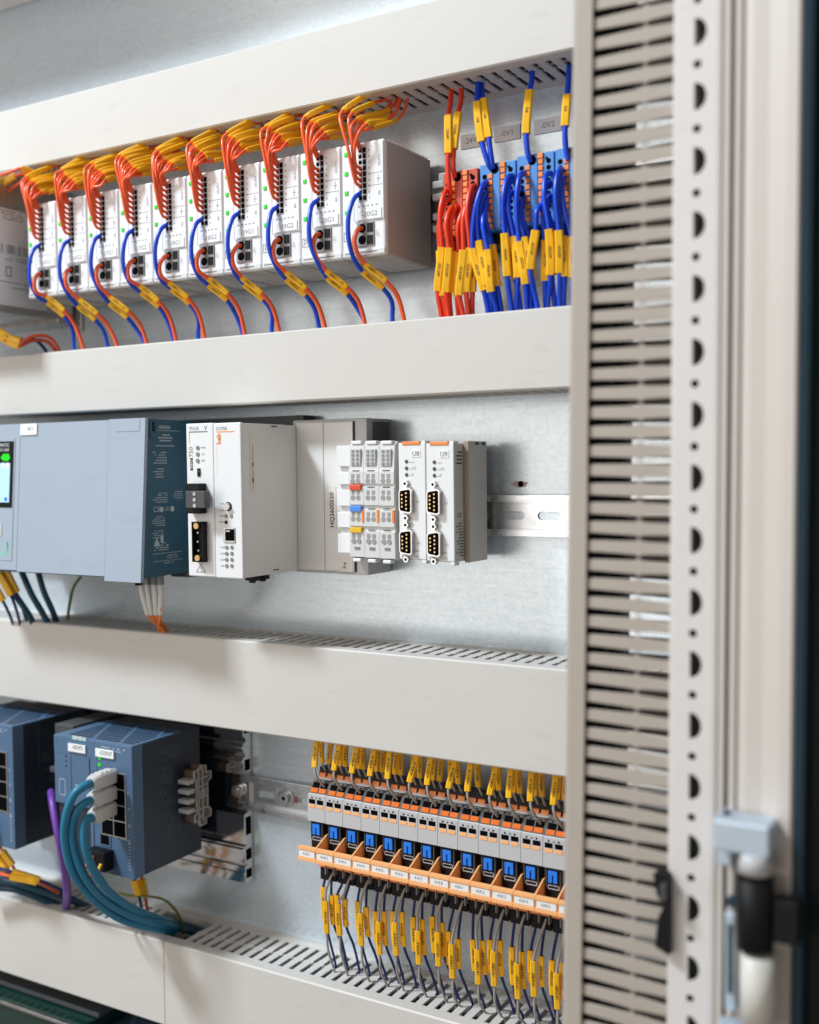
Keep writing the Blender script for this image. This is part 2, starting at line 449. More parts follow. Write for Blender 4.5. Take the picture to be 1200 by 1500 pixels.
duct('lowest grey cable duct with a cover joint, teal cables entering it', -1120, -215, -538.6, -455.5, True, False, skip=[(-1100, -930), (-783, -733)], covers=[(-1120, -741.2), (-740.4, -215)])

# dark cables lying inside the ducts, glimpsed through the slots
for zc, nm in ((338, 'uppermost duct'), (88, 'duct below the breakers'), (-198, 'tall duct above the relays')):
    for k in range(8):
        z = zc-21+6.0*k; d = 14+(k*23) % 40
        solo('duct_cable', MB().tube(spline([(-1100, d, z), (-860, d+rj(6), z+rj(3)), (-640, d+rj(6), z+rj(3)), (-420, d+rj(6), z+rj(3)), (-225, d, z)], 6), 5.2), black if k % 3 else navy_w, 'dark cable lying inside the %s behind its slots' % nm, 'cable', 'dark cables inside the %s' % nm)

for k in range(7):
    z = -468-5*k; d = 16+(k*19) % 44
    solo('duct_cable', MB().tube(spline([(-1100, d, z), (-980, d+rj(5), z+rj(3)), (-860, d+rj(5), z+rj(3)), (-745, d+rj(5), z+rj(3)), (-700, d, z-6)], 6), 5.4), black if k % 2 else dteal_w, 'dark cable lying inside the left part of the lowest duct', 'cable', 'dark cables inside the lowest duct')
# vertical duct on the right, nearest to the camera
def vertical_duct():
    X0, X1, DF, DB = -262, -186, 215, 135
    t = thing('vertical_cable_duct', 'upright grey slotted cable duct beside the perforated cabinet frame', 'cable duct', (-226, 175, -40))
    z0, z1 = -460, 400
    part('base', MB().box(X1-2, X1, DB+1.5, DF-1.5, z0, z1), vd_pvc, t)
    cv = [(X0, DB-0.6), (X0+13, DB-0.6), (X0+13, DB+0.8), (X0+2, DB+0.8), (X0+2, DF-0.8), (X0+13, DF-0.8), (X0+13, DF+1.0), (X0+2.6, DF+1.0), (X0, DF-1.6)]
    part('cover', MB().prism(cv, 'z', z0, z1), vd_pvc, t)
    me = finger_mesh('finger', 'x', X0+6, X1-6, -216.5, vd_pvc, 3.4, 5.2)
    p = 11.6; n = int((z1-z0)/p); back = MB()
    for d, nm in ((DF-1.8, 'front'), (DB+1.8, 'rear')):
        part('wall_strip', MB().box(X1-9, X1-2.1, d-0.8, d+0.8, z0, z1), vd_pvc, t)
        for k in range(n):
            z = z0+4+p*k
            o = bpy.data.objects.new('finger', me); COL.objects.link(o); o.parent = t
            o.location = V((226, d-175, z+40))
    for k, (x, dd) in enumerate(((-254, 148), (-252, 163), (-255, 178), (-251, 192), (-254, 205))):
        o = solo('duct_cable', MB().tube(spline([(x+rj(1.5)+z*0.0175, dd, z) for z in range(-460, 401, 86)], 4), 7.6), black, 'dark cable standing inside the upright duct behind its slots', 'cable', 'dark cables inside the upright duct')
    t.rotation_euler = (0, math.radians(1.0), 0)
    return t
vertical_duct()

# ------------------------------------------------------------------ cabinet frame on the right
def frame():
    t = thing('frame_profile', 'pale painted steel frame upright with a row of round and half-round holes', 'frame', (-182, 200, -40))
    mb = MB(); z = -490.0; k = 0; xa, xb = -195, -170.5
    cx = -182.0
    while z < 460:
        if k % 2 == 0: h = 22.2; hole = [(cx-2.2, z+h/2-8.0), (cx+1.2, z+h/2-7.2), (cx+4.0, z+h/2-4.2), (cx+4.9, z+h/2), (cx+4.0, z+h/2+4.2), (cx+1.2, z+h/2+7.2), (cx-2.2, z+h/2+8.0)]
        else:
            h = 14.0; hole = [(cx-0.5+2.5*math.cos(a*math.pi/6), z+h/2+2.5*math.sin(a*math.pi/6)) for a in range(12)]
        mb.cell(xa, xb, z, z+h, 215.5, 217.5, hole); z += h; k += 1
    part('front_face', mb, frame_m, t)
    part('side_flange', MB().box(-171.2, -168.6, 150, 217.2, -520, 460, 0.8), frame_m, t)
    part('side_flange', MB().box(-196.4, -194.6, 150, 217.2, -520, 460, 0.5), frame_m, t)
    part('rear_face', MB().box(-194.4, -171.4, 196, 198, -520, 460), mat('grey_green_steel', (0.20, 0.22, 0.20), 0.6), t)
    t.rotation_euler = (0, math.radians(0.5), 0)
    e = thing('cabinet_rim', 'smooth beige outer rim of the cabinet door opening at right', 'cabinet', (-140, 230, -40))
    part('channel', MB().box(-168.5, -164.2, 205, 216, -520, 460, 0.6), rim_m, e)
    part('gasket', MB().box(-164.1, -160.4, 200, 214, -520, 460, 0.8), gasket, e)
    part('channel', MB().box(-160.3, -156.2, 205, 222, -520, 460, 0.8), rim_m, e)
    pr = [(-156.1, 190), (-156.1, 219.5), (-153.5, 222), (-150, 223.2), (-141, 224.0), (-131, 227.5), (-124.6, 228.5), (-123.2, 227), (-123.2, 190)]
    part('rim', MB().prism(pr, 'z', -520, 460), rim_m, e)
    part('gasket', MB().prism([(-123.1, 180), (-123.1, 226), (-120.5, 229), (-117.5, 228), (-116.4, 222), (-116.4, 180)], 'z', -520, 460), gasket, e)
    part('door_edge', MB().box(-116.3, -40, 150, 221, -520, 460, 1), black, e)
    e.rotation_euler = (0, math.radians(0.55), 0)
frame()

def hinge():
    t = thing('door_hinge', 'zinc and black door hinge on the cabinet rim at lower right', 'hinge', (-150, 228, -230))
    part('upper_bracket', MB().box(-158.5, -128, 226, 246, -205.5, -188, 1.5).box(-159.5, -151, 222, 236, -217, -188, 1), latch_m, t)
    part('pin_tip', MB().cyl((-137, 240, 0), 9.0, -216, -205, 20, 'z', 8.0), ltgrey, t)
    part('knuckle', MB().cyl((-137, 240, 0), 10.0, -258, -219, 24, 'z'), black, t)
    part('arm', MB().box(-127, -113, 232, 244, -252, -228, 1.5), black, t)
    part('lower_sleeve', MB().cyl((-135.5, 240, 0), 9.4, -303, -261, 24, 'z'), ivory, t)
    part('lower_bracket', MB().box(-158, -128, 228, 246, -345, -306, 1.5), latch_m, t)
    part('screw', MB().cyl((-153, 0, -240), 3.0, 224, 229, 12), gasket, t)
    part('link', MB().box(-156.5, -150.5, 224, 230, -302, -246, 1), latch_m, t)
    part('slot', MB().box(-154.5, -152, 230, 230.6, -292, -252, 0), gasket, t)
    t.location = V((-155, 228, -239))
    c = thing('panel_clip', 'small black clip projecting from the edge of the frame upright', 'clip', (-199, 217, -262))
    part('clip_body', MB().prism([(-205, -243), (-198, -241), (-195.5, -243), (-195.5, -290), (-204, -286), (-202, -268), (-199, -262), (-203, -254)], 'd', 214, 224), black, c)
    part('hook', MB().box(-199, -196, 222, 230, -256, -246, 0.6), darkgrey, c)
hinge()
# ================================================================== top row: power supply and breakers
def power_supply():
    t = thing('power_supply', 'metal cased power supply with printed white side label at far left', 'power supply', (-1040, 0, 160))
    part('case', MB().box(-1060, -916, 4, 118, 160, 287, 1.0), psmetal, t)
    part('top_bracket', MB().box(-1060, -914.6, 4, 100, 286, 296, 0.6).box(-916, -914.4, 40, 42, 262, 296), psmetal, t)
    part('bottom_rail', MB().box(-1060, -912, 2, 30, 156, 161, 0.5), psmetal, t)
    part('mounting_tab', MB().box(-916, -906, 1, 3.5, 150, 172, 0.4), psmetal, t)
    part('screw', MB().cyl((-911, 0, 160), 3.0, 3.6, 5.6, 12), steel, t)
    lb = part('side_label', MB().box(-915.9, -915.2, 8, 116, 167, 264), paper, t)
    mp = MB()
    for (a, b, z0, z1) in ((70, 112, 252, 262), (60, 112, 212, 216), (14, 112, 180, 191), (50, 70, 240, 250), (14, 44, 172, 177)):
        microprint(mp, a, b, z0, z1, 0, 2.6, 0.9, 0.85, 'right', -915.1)
    for k in range(26):
        y = 62+k*1.7
        if random.random() < 0.8: mp.box(-915.1, -915.0, y, y+random.uniform(0.4, 1.2), 219, 228)
    for k in range(14):
        y = 16+k*1.9
        mp.box(-915.1, -915.0, y, y+random.uniform(0.4, 1.2), 168, 171.5)
    part('print', mp, greyink, lb, kind='stuff')
    text(lb, 'CE', (-914.9, 63, 205), 6.5, greyink, 'right')
    text(lb, 'UK', (-914.9, 58, 186), 5, greyink, 'right')
    part('pictogram', MB().box(-915.1, -915.0, 86, 93, 196, 197).box(-915.1, -915.0, 86, 87, 196, 206).box(-915.1, -915.0, 92, 93, 196, 206).box(-915.1, -915.0, 86, 93, 205, 206), greyink, lb)
power_supply()

rail_cells = [None]
def din_rail(label, x0, x1, zc, slots):
    t = thing('din_rail', label, 'rail', (x0, 0, zc))
    h = 17.5
    part('flange', MB().box(x0, x1, 6.3, 7.5, zc+12.5, zc+h, 0.3).box(x0, x1, 1.2, 7.4, zc+11.6, zc+12.7), railm, t)
    part('flange', MB().box(x0, x1, 6.3, 7.5, zc-h, zc-12.5, 0.3).box(x0, x1, 1.2, 7.4, zc-12.7, zc-11.6), railm, t)
    mb = MB(); x = x0
    def ov(cx, hw, hh): return [(cx+sg*(hw-hh)+hh*math.cos(a), zc+hh*math.sin(a)) for sg, a0 in ((1, -math.pi/2), (-1, math.pi/2)) for a in [a0+math.pi*i/8 for i in range(9)]]
    for cx in slots:
        if cx-14 > x: mb.box(x, cx-14, 0.6, 1.8, zc-11.7, zc+11.7)
        mb.cell(cx-14, cx+14, zc-11.7, zc+11.7, 0.6, 1.8, ov(cx, 10.5, 3.6)); x = cx+14
    mb.box(x, x1, 0.6, 1.8, zc-11.7, zc+11.7)
    part('web', mb, railm, t)
    return t
rail_a = din_rail('zinc DIN rail behind the white breakers and terminal blocks', -1000, -215, 222, [])
rail_b = din_rail('zinc DIN rail with oval slots right of the serial port modules', -560, -215, -42.2, [-431, -398.5, -366, -333.5, -301])
rail_c = din_rail('zinc DIN rail with washer and screw left of the relay row', -688, -215, -320, [-668, -617])
def rail_screw():
    t = thing('rail_screw', 'socket screw with washer fixing the DIN rail beside the relays', 'screw', (-643, 1.8, -319))
    part('washer', MB().cyl((-643, 0, -319), 9.6, 1.9, 3.2, 28), steel, t)
    part('head', MB().cyl((-643, 0, -319), 5.0, 3.2, 7.0, 24), steel, t)
    part('socket', MB().cyl((-643, 0, -319), 2.2, 7.0, 7.15, 6), portblk, t)
    part('slot_paint', MB().cyl((-631.5, 0, -320), 3.4, 1.81, 2.0, 16), rust, t)
rail_screw()

B0, BP, BZ, BH = -893.0, 42.12, 172.3, 92.8
def breaker():
    X, Z = B0, BZ
    t = thing('breaker_module', '', 'breaker', (X, 8, Z), 'white electronic breaker modules')
    part('housing', MB().box(X+0.2, X+41.9, 8, 80.5, Z, Z+BH-0.5, 0.8), mat('breaker_grey', (0.44, 0.43, 0.41), 0.42, var=0.04), t)
    rb = MB()
    for k in range(13):
        d = 14+k*5
        rb.box(X+3, X+39, d, d+2.2, Z-0.5, Z+0.2)
        rb.box(X+41.2, X+42.0, d, d+2.4, Z+BH-1.6, Z+BH+0.2); rb.box(X+41.2, X+42.0, d, d+2.4, Z-0.5, Z+1.2)
    part('vent_ribs', rb, sand, t, kind='stuff')
    part('front_cover', MB().box(X+0.25, X+41.85, 76, 84, Z, Z+BH, 1.6), white, t)
    part('skirt', MB().box(X+0.8, X+41.2, 83.5, 84.5, Z+1.2, Z+5.6, 0.3), offwhite, t)
    part('terminal_panel', MB().box(X+13, X+41.0, 83.5, 84.7, Z+28.6, Z+91.2, 0.4), white, t)
    for k in range(4):
        part('status_lamp', MB().box(X+3.2, X+6.6, 83.6, 84.9, Z+83.0-15.7*k, Z+86.6-15.7*k, 0.5), led_g, t)
    st = part('terminal_strip', MB().box(X+17.2, X+25.2, 84.2, 85.0, Z+44.2, Z+88.2, 0.2), ltgrey, t)
    hb = MB()
    for k in range(9):
        z = Z+86-4.8*k
        hb.cyl((X+19.2, 0, z-0.2), 1.75, 85.0, 85.12, 10); hb.box(X+21.9, X+24.7, 84.9, 85.5, z-2.1, z+1.7)
    part('contact', hb, portblk, st, kind='stuff')
    part('label_plate', MB().box(X+15.6, X+39.2, 84.4, 85.4, Z+29.4, Z+37.8, 0.3), paper, t)
    cn = part('supply_connector', MB().box(X+15.0, X+31.6, 83.8, 85.2, Z+8.2, Z+27.8, 0.4), midgrey, t)
    part('wire_opening', MB().cyl((X+20.3, 0, Z+22.9), 3.7, 85.2, 85.3, 16), portblk, cn)
    part('wire_opening', MB().cyl((X+20.3, 0, Z+13.4), 3.7, 85.2, 85.3, 16), portblk, cn)
    part('push_button', MB().box(X+25.3, X+30.6, 85.0, 86.0, Z+19.3, Z+26.5, 0.3), black, cn)
    part('push_button', MB().box(X+25.3, X+30.6, 85.0, 86.0, Z+9.5, Z+16.7, 0.3), black, cn)
    ic = MB()
    for a, b, c, d in ((1.6, 8.2, 20.9, 21.4), (1.6, 8.2, 13.9, 14.4), (1.6, 2.1, 13.9, 21.4), (7.7, 8.2, 13.9, 21.4), (3.6, 4.2, 15.2, 20.2), (4.2, 6.2, 19.6, 20.2), (6.0, 6.5, 17, 19.7), (4.2, 6.2, 16.7, 17.2)):
        ic.box(X+a, X+b, 84.0, 84.12, Z+c, Z+d)
    for a, b, c, d in ((26, 40, 66.0, 66.35), (26, 40, 56.3, 56.65), (12.4, 12.8, 28.8, 91), (31.6, 41, 28.2, 28.5)):
        ic.box(X+a, X+b, 84.7, 84.82, Z+c, Z+d)
    ic.box(X+34.6, X+38.4, 84.7, 84.82, Z+61, Z+61.4).box(X+36, X+36.4, 84.7, 84.82, Z+58, Z+64.6)
    for k in range(9): ic.box(X+27.2, X+28.1, 84.7, 84.82, Z+84.5-4.8*k, Z+86.0-4.8*k)
    ic.box(X+3, X+16, 84.5, 84.62, Z+3, Z+4).box(X+18, X+34, 84.5, 84.62, Z+3, Z+4)
    for k in range(5): ic.box(X+16.5+4.2*k, X+18.4+4.2*k, 84.7, 84.82, Z+40.3, Z+41.2)
    part('print', ic, greyink, t)
    text(t, 'OUT+', (X+37.6, 84.9, Z+76), 2.6, greyink, turn=math.pi/2)
    text(t, 'IN+', (X+34.6, 85.0, Z+18), 2.2, greyink, turn=math.pi/2)
    text(t, 'IN-', (X+37.2, 84.9, Z+50), 2.2, greyink, turn=math.pi/2)
    return t
br = breaker()
BR = [br]
for i in range(1, 10): BR.append(copy_thing(br, (BP*i, 0, 0), ''))
WHERE = ['leftmost white breaker module, beside the metal power supply'] + ['%s white breaker module from the left' % ORD[i] for i in range(1, 9)] + ['rightmost white breaker module with its grey side in view']
for i, b in enumerate(BR):
    code = '-%dG%d' % (16+i//2, 1+i % 2)
    b['label'] = WHERE[i]+(', marked %s' % code if i > 3 else '')
    text(b, code, (B0+BP*i+28, 85.5, BZ+33.6), 4.4, greyink)

for i in range(10):
    X = B0+BP*i; Z = BZ
    n = 7 if i < 8 else (5 if i == 8 else 4)
    g = 'orange wires fanning from breakers to the top duct'
    nth_b = 'leftmost' if i == 0 else 'rightmost' if i == 9 else ORD[i]+' white'
    mx = rj(2.5); mz = rj(1.8)
    for k in range(n):
        s_ = k/(n-1); row = 6-k
        zt = Z+86-4.8*row
        a = rj(2.2); b_ = rj(2.5)
        st_ = (X+9+20*s_+a+mx, 88+b_*0.6, 292-16*s_+rj(1.6)+mz*0.6); en_ = (X+16.5+12*s_+a+rj(2)+mx, 62-9*s_+rj(3), 308-19*s_+rj(2)+mz*0.6)
        ctrl = [(X+19.4, 84, zt), (X+18.4, 90, zt+1.5), (X+16.2+4*s_+a*0.6, 97-2*s_+rj(1.5), zt+(st_[2]-zt)*0.48), (st_[0]+1.5-3*s_, 95+rj(1), st_[2]-7), st_, en_, (en_[0]+4, 46, min(en_[2]+8, 318)), (en_[0]+6, 38, 330)]
        wire('orange wire rising from the %s terminal row of the %s breaker' % (['first', 'second', 'third', 'fourth', 'fifth', 'sixth', 'lowest wired'][row], nth_b), g, ctrl, 1.36, oran_w, 4, None, 4.6, 3.4, nrm=(0.25+rj(0.35), -0.75, -0.62+rj(0.5)))
    # extra marker sleeves seen further back in the bundle
    for k in range(3):
        a = rj(3)
        u_ = 0.25+0.3*k+rj(0.1)
        st_ = (X+11+19*u_+a, 80, 288-15*u_+rj(1.5)); en_ = (X+19+12*u_+a, 50-5*u_+rj(3), 303-17*u_+rj(2.5))
        ctrl = [(X+19.4, 86, 258+2*k), (X+19+a*0.3, 91, 266+2*k), st_, en_, (en_[0]+4, 40, en_[2]+9), (en_[0]+5, 32, 330)]
        wire('%s orange wire at the back of the bundle above the %s breaker' % (('lower', 'middle', 'upper')[k], nth_b), 'orange wires at the back of the bundles', ctrl, 1.36, oran_w, 2, None, 4.6, 3.4, nrm=(0.25+rj(0.35), -0.75, -0.62+rj(0.5)))
    j = rj(3.5); jz = rj(4.5); js = rj(5)
    ctrl = [(X+18.6, 84, Z+52), (X+16.6, 90, Z+47), (X+15.8+j*0.4, 95.5, Z+33), (X+16.5+j*0.6, 96.5, Z+14), (X+18.5+j, 90, Z-1+jz*0.3), (X+20.5+j, 80, -9+Z+jz), (X+34.5+j, 71, -23+Z+jz), (X+39+j, 65, -34+Z+jz*0.6), (X+39+j*1.5+js, 60, -50+Z), (X+39+j*1.5+js, 56, -75+Z)]
    wire('blue wire from the %s breaker bending down into the duct below' % ('leftmost' if i == 0 else 'rightmost' if i == 9 else ORD[i]+' white'), 'blue wires below the breakers', ctrl, 1.95, blue_w, 5, '-%dG%d:2-X4' % (16+i//2, 1+i % 2), 5.2, 3.9, tsize=2.3)
    j2 = j+rj(3.5)
    ctrl = [(X+20.3, 85, Z+22.9), (X+20, 90, Z+21.5), (X+19.6+j2*0.4, 94, Z+13), (X+20.6+j2*0.5, 92.5, Z+4), (X+25+j2, 84, -4+Z+jz), (X+39.5+j2, 75.5, -18+Z+jz), (X+45+j2, 68, -29+Z+jz*0.6), (X+49+j2*1.4-js*0.3, 62, -50+Z), (X+49+j2*1.4-js*0.3, 57, -75+Z)]
    wire('orange wire from the lower connector of the %s breaker, going down' % ('leftmost' if i == 0 else 'rightmost' if i == 9 else ORD[i]+' white'), 'orange wires below the breakers', ctrl, 1.95, oran_w, 4, '-%dG%d:1-X3' % (16+i//2, 1+i % 2), 5.2, 3.9, tsize=2.3)

# far left wires above and below the power supply
for k in range(3):
    ctrl = [(-949.1, 95.0, 281.3), (-922.1, 98.0, 292.7), (-906.2, 96.0, 297.6), (-891.3, 90.0, 299.4), (-889.0, 70.0, 296.8), (-889.1, 55.0, 297.3)]
    ctrl = [(p[0]+k*5, p[1]-k*6, p[2]-4*k+rj(1)) for p in ctrl]
    wire('%s orange wire with yellow sleeve lying above the metal power supply' % ('upper', 'middle', 'lower')[k], 'wires above the power supply', ctrl, 1.6, oran_w, 3 if k != 1 else 1, None, 6.2, 3.6)
for k in range(2):
    ctrl = [(-960.6, 90.0, 155.2), (-933.4, 92.0, 144.6), (-902.1, 88.0, 130.5), (-893.6, 78.0, 136.3), (-885.4, 66.0, 135.5), (-880.9, 58.0, 123.5), (-886.2, 50.0, 111.9)]
    ctrl = [(p[0]-k*6, p[1]-k*3, p[2]-k*4) for p in ctrl]
    wire('%s brown wire with yellow sleeve curling below the metal power supply' % ('upper', 'lower')[k], 'wires below the power supply', ctrl, 1.8, rust_w, 1, '-15G1', 6.4, 4.2)
ctrl = [(-973.5, 80.0, 151.6), (-937.2, 84.0, 140.1), (-911.5, 80.0, 133.2), (-900.6, 72.0, 133.9), (-896.4, 62.0, 124.1), (-902.1, 52.0, 112.7)]
wire('dark blue wire with yellow sleeve curling below the metal power supply', None, ctrl, 1.8, navy_w, 1, None, 6.2, 4.0)

# ================================================================== distribution terminal blocks
def end_clamp_black():
    t = thing('end_clamp', 'dark grey ribbed end clamp between the breakers and red terminal block', 'clamp', (-448, 8, 215))
    part('body', MB().box(-447, -437.6, 8, 40, 190, 243, 1), midgrey, t)
    for z in (232, 222, 206, 196): part('rib', MB().box(-449, -437.7, 36, 47, z-3, z+3, 1), midgrey, t)
    part('screw', MB().cyl((-443, 0, 214), 3, 40, 42, 12), black, t)
end_clamp_black()
def block(x, colm, label, z0=187.5, z1=242.5):
    W = 31.6
    t = thing('terminal_block', label, 'terminal block', (x, 8, z0), 'distribution terminal blocks')
    part('body', MB().box(x, x+W, 8, 49.5, z0, z1, 0.7), colm, t)
    part('ridge', MB().box(x+12.2, x+18.0, 49, 50.4, z0+1.5, z1-1.5, 0.4), colm, t)
    part('foot', MB().box(x+1, x+W-1, 8, 40, z0-9, z0-0.2, 0.8), black, t)
    for k in range(9):
        z = z1-10-5.0*k
        part('lever', MB().box(x+7.6, x+11.6, 49, 50.8, z-2.0, z+1.6, 0.3), orange_b, t)
        part('lever', MB().box(x+18.6, x+22.6, 49, 50.8, z+1.2, z+4.8, 0.3), orange_b, t)
        part('wire_opening', MB().cyl((x+4.2, 0, z), 2.1, 49.5, 49.62, 12), portblk, t)
        part('wire_opening', MB().cyl((x+27, 0, z+2.8), 2.1, 49.5, 49.62, 12), portblk, t)
    part('feed_lever', MB().box(x+18.2, x+22.8, 49, 51.2, z1-4.6, z1-0.6, 0.3), orange_b, t)
    part('feed_opening', MB().cyl((x+13.5, 0, z1-5.2), 3.7, 50.4, 50.6, 16), portblk, t)
    part('test_hole', MB().cyl((x+25.5, 0, z1-5), 1.2, 49.5, 49.62, 10), portblk, t)
    return t
block(-437, red_b, 'red terminal block with thick red wires beside the breakers', 187, 239.5)
block(-403.5, blue_b, 'blue terminal block next to the red one', 187.5, 241)
block(-371, blue_b, 'blue terminal block under the 0V2 label', 188, 243)
block(-338.5, blue_b, 'blue terminal block cut off by the upright duct', 188, 243.5)
for s_, p, w_ in (('-24VDC', (-431.0, 1.0, 277.3), 15), ('-0V1', (-401.5, 1.0, 278.2), 12.5), ('-0V2', (-364.5, 1.0, 278.9), 13)):
    t = thing('plate_label', 'white label reading %s on the plate above the terminal blocks' % s_, 'label', (p[0], 0.1, p[2]))
    part('sticker', MB().box(p[0]-w_, p[0]+w_*0.9, 0.2, 1.4, p[2]-6, p[2]+6, 0.2), paper, t)
    text(t, s_, (p[0]-w_*0.05, 1.5, p[2]), 5.0, greyink)

def twire(label, group, ctrl, r, mt, sl, body=None, sw=6.4, st=4.6):
    return wire(label, group, ctrl, r, mt, sl, body, sw, st, tsize=2.2, nrm=(0.3, -0.95, 0))
twire('red wire rising from the red terminal block, left of two', None, [(-429.6, 50.0, 220.0), (-428.2, 56.0, 228.9), (-428.7, 57.0, 246.8), (-428.0, 57.0, 252.1), (-431.4, 50.0, 284.4), (-434.8, 40.0, 298.7), (-435.5, 36.0, 316.6)], 2.1, red_w, 3, '24VDC')
twire('red wire rising from the red terminal block, right of two', None, [(-425.7, 50.0, 234.3), (-425.3, 54.0, 241.5), (-425.1, 53.0, 256.4), (-424.7, 46.0, 286.6), (-426.3, 38.0, 297.8), (-427.6, 34.0, 315.7)], 2.1, red_w, 2, '24VDC')
twire('blue wire rising from the first blue terminal block, left of two', None, [(-393.0, 50.0, 236.6), (-393.9, 53.0, 239.8), (-399.3, 54.0, 257.6), (-406.3, 48.0, 291.5), (-407.6, 44.0, 301.0), (-408.8, 40.0, 318.7)], 2.2, blue_w, 2, '0V1')
twire('blue wire rising from the first blue terminal block, right of two', None, [(-391.2, 50.0, 236.4), (-391.4, 52.0, 240.8), (-394.2, 52.0, 260.5), (-402.7, 44.0, 294.2), (-405.9, 40.0, 303.4), (-408.4, 36.0, 319.8)], 2.2, blue_w, 2, '0V1')
twire('single blue wire rising from the middle blue terminal block', None, [(-358.6, 50.0, 236.9), (-359.5, 53.0, 242.1), (-360.7, 54.0, 257.8), (-361.1, 46.0, 293.1), (-361.1, 42.0, 302.2), (-361.3, 40.0, 315.0)], 2.2, blue_w, 2, '0V2')
twire('blue wire at the edge of the upright duct beside the last blue block', None, [(-327.2, 50.0, 233.3), (-328.2, 53.0, 243.0), (-328.2, 54.0, 258.2), (-329.7, 46.0, 283.8), (-330.2, 42.0, 295.4), (-330.3, 40.0, 309.0)], 2.2, blue_w, 2, '0V2')
DROPN = {}
def drop(p_top, p_s0, p_s1, p_end, mt, label, group, r=2.1, body='0V'):
    q_ = rj(3.2); p_s0 = (p_s0[0]+rj(0.8), p_s0[1], p_s0[2]+q_); p_s1 = (p_s1[0]+rj(1.2), p_s1[1], p_s1[2]+q_*0.8)
    mid = tuple((a*0.55+b*0.45) for a, b in zip(p_top, p_s0)); mid = (mid[0]-0.5, mid[1]+5, mid[2])
    start = (p_top[0], 49, p_top[2]+0.5); p1 = (p_top[0]+0.2, p_top[1], p_top[2]-3)
    e2 = (p_end[0]+1, p_end[1]-4, p_end[2]-25)
    if group:
        DROPN[label] = DROPN.get(label, 0)+1; label = ORD[DROPN[label]-1]+' '+label
    twire(label, group, [start, p1, mid, p_s0, p_s1, p_end, e2], r, mt, 3, '-X%d:%s' % (random.randint(10, 39), body))
G = 'red wires dropping from the red terminal block'
for (a, b, c, d) in (((-432.0, 56.0, 225.6), (-432.9, 60.0, 174.6), (-438.8, 58.0, 140.8), (-439.1, 52.0, 126.1)), ((-431.4, 56.0, 217.3), (-437.6, 56.0, 176.3), (-435.5, 56.0, 139.7), (-435.8, 50.0, 124.9)), ((-426.0, 58.0, 210.8), (-426.2, 62.0, 174.1), (-429.5, 60.0, 139.7), (-431.0, 54.0, 125.2)), ((-424.4, 54.0, 211.4), (-424.6, 58.0, 173.5), (-427.9, 56.0, 141.2), (-431.3, 50.0, 125.7))):
    drop(a, b, c, d, red_w, 'red wire of the left bunch below the red terminal block', G, body='24V')
for (a, b, c, d) in (((-408.3, 56.0, 225.1), (-408.6, 60.0, 173.6), (-413.1, 58.0, 139.6), (-413.9, 52.0, 124.0)), ((-409.7, 56.0, 217.2), (-412.5, 62.0, 173.7), (-417.0, 60.0, 138.6), (-417.9, 54.0, 124.1)), ((-415.7, 54.0, 210.2), (-419.4, 56.0, 174.3), (-423.3, 54.0, 138.9), (-424.8, 48.0, 124.2)), ((-408.7, 53.0, 220.4), (-407.0, 56.0, 173.0), (-409.6, 54.0, 139.8), (-412.3, 48.0, 125.5))):
    drop(a, b, c, d, red_w, 'red wire of the right bunch below the red terminal block', G, body='24V')
G = 'blue wires dropping from the blue terminal blocks'
for (a, b, c, d) in (((-397.4, 56.0, 226.8), (-404.3, 60.0, 175.3), (-397.8, 58.0, 141.5), (-396.1, 52.0, 124.2)), ((-398.0, 56.0, 224.7), (-400.5, 58.0, 176.8), (-393.5, 58.0, 142.2), (-394.0, 50.0, 124.8)), ((-396.7, 54.0, 207.8), (-392.2, 60.0, 172.9), (-388.9, 60.0, 139.4), (-388.8, 52.0, 124.2)), ((-397.1, 52.0, 213.6), (-390.4, 54.0, 174.7), (-385.9, 54.0, 142.0), (-386.5, 48.0, 125.5)), ((-397.8, 54.0, 218.7), (-398.9, 54.0, 175.7), (-390.7, 54.0, 143.5), (-391.1, 46.0, 126.2))):
    drop(a, b, c, d, blue_w, 'blue wire under the left column of the first blue terminal block', G)
for (a, b, c, d) in (((-374.9, 58.0, 228.5), (-375.7, 62.0, 178.7), (-374.0, 60.0, 146.5), (-375.6, 52.0, 125.3)), ((-374.7, 56.0, 224.7), (-370.6, 58.0, 177.2), (-367.9, 58.0, 145.7), (-371.8, 50.0, 125.2)), ((-375.1, 54.0, 215.6), (-374.8, 54.0, 177.3), (-371.5, 54.0, 145.0), (-369.7, 48.0, 125.2))):
    drop(a, b, c, d, blue_w, 'blue wire under the right column of the first blue terminal block', G)
for (a, b, c, d) in (((-364.3, 58.0, 229.1), (-363.8, 60.0, 176.6), (-359.4, 60.0, 143.0), (-362.0, 52.0, 124.1)), ((-367.7, 56.0, 216.8), (-361.2, 58.0, 176.1), (-357.4, 58.0, 145.2), (-359.4, 50.0, 125.2)), ((-365.7, 54.0, 209.1), (-359.0, 54.0, 179.2), (-356.3, 54.0, 147.8), (-356.2, 48.0, 125.2))):
    drop(a, b, c, d, blue_w, 'blue wire under the left column of the middle blue terminal block', G)
drop((-344.3, 58.0, 205.4), (-347.3, 66.0, 178.4), (-352.0, 66.0, 149.8), (-351.5, 56.0, 123.8), blue_w, 'blue wire with a slanting sleeve in front of the middle blue block', None)
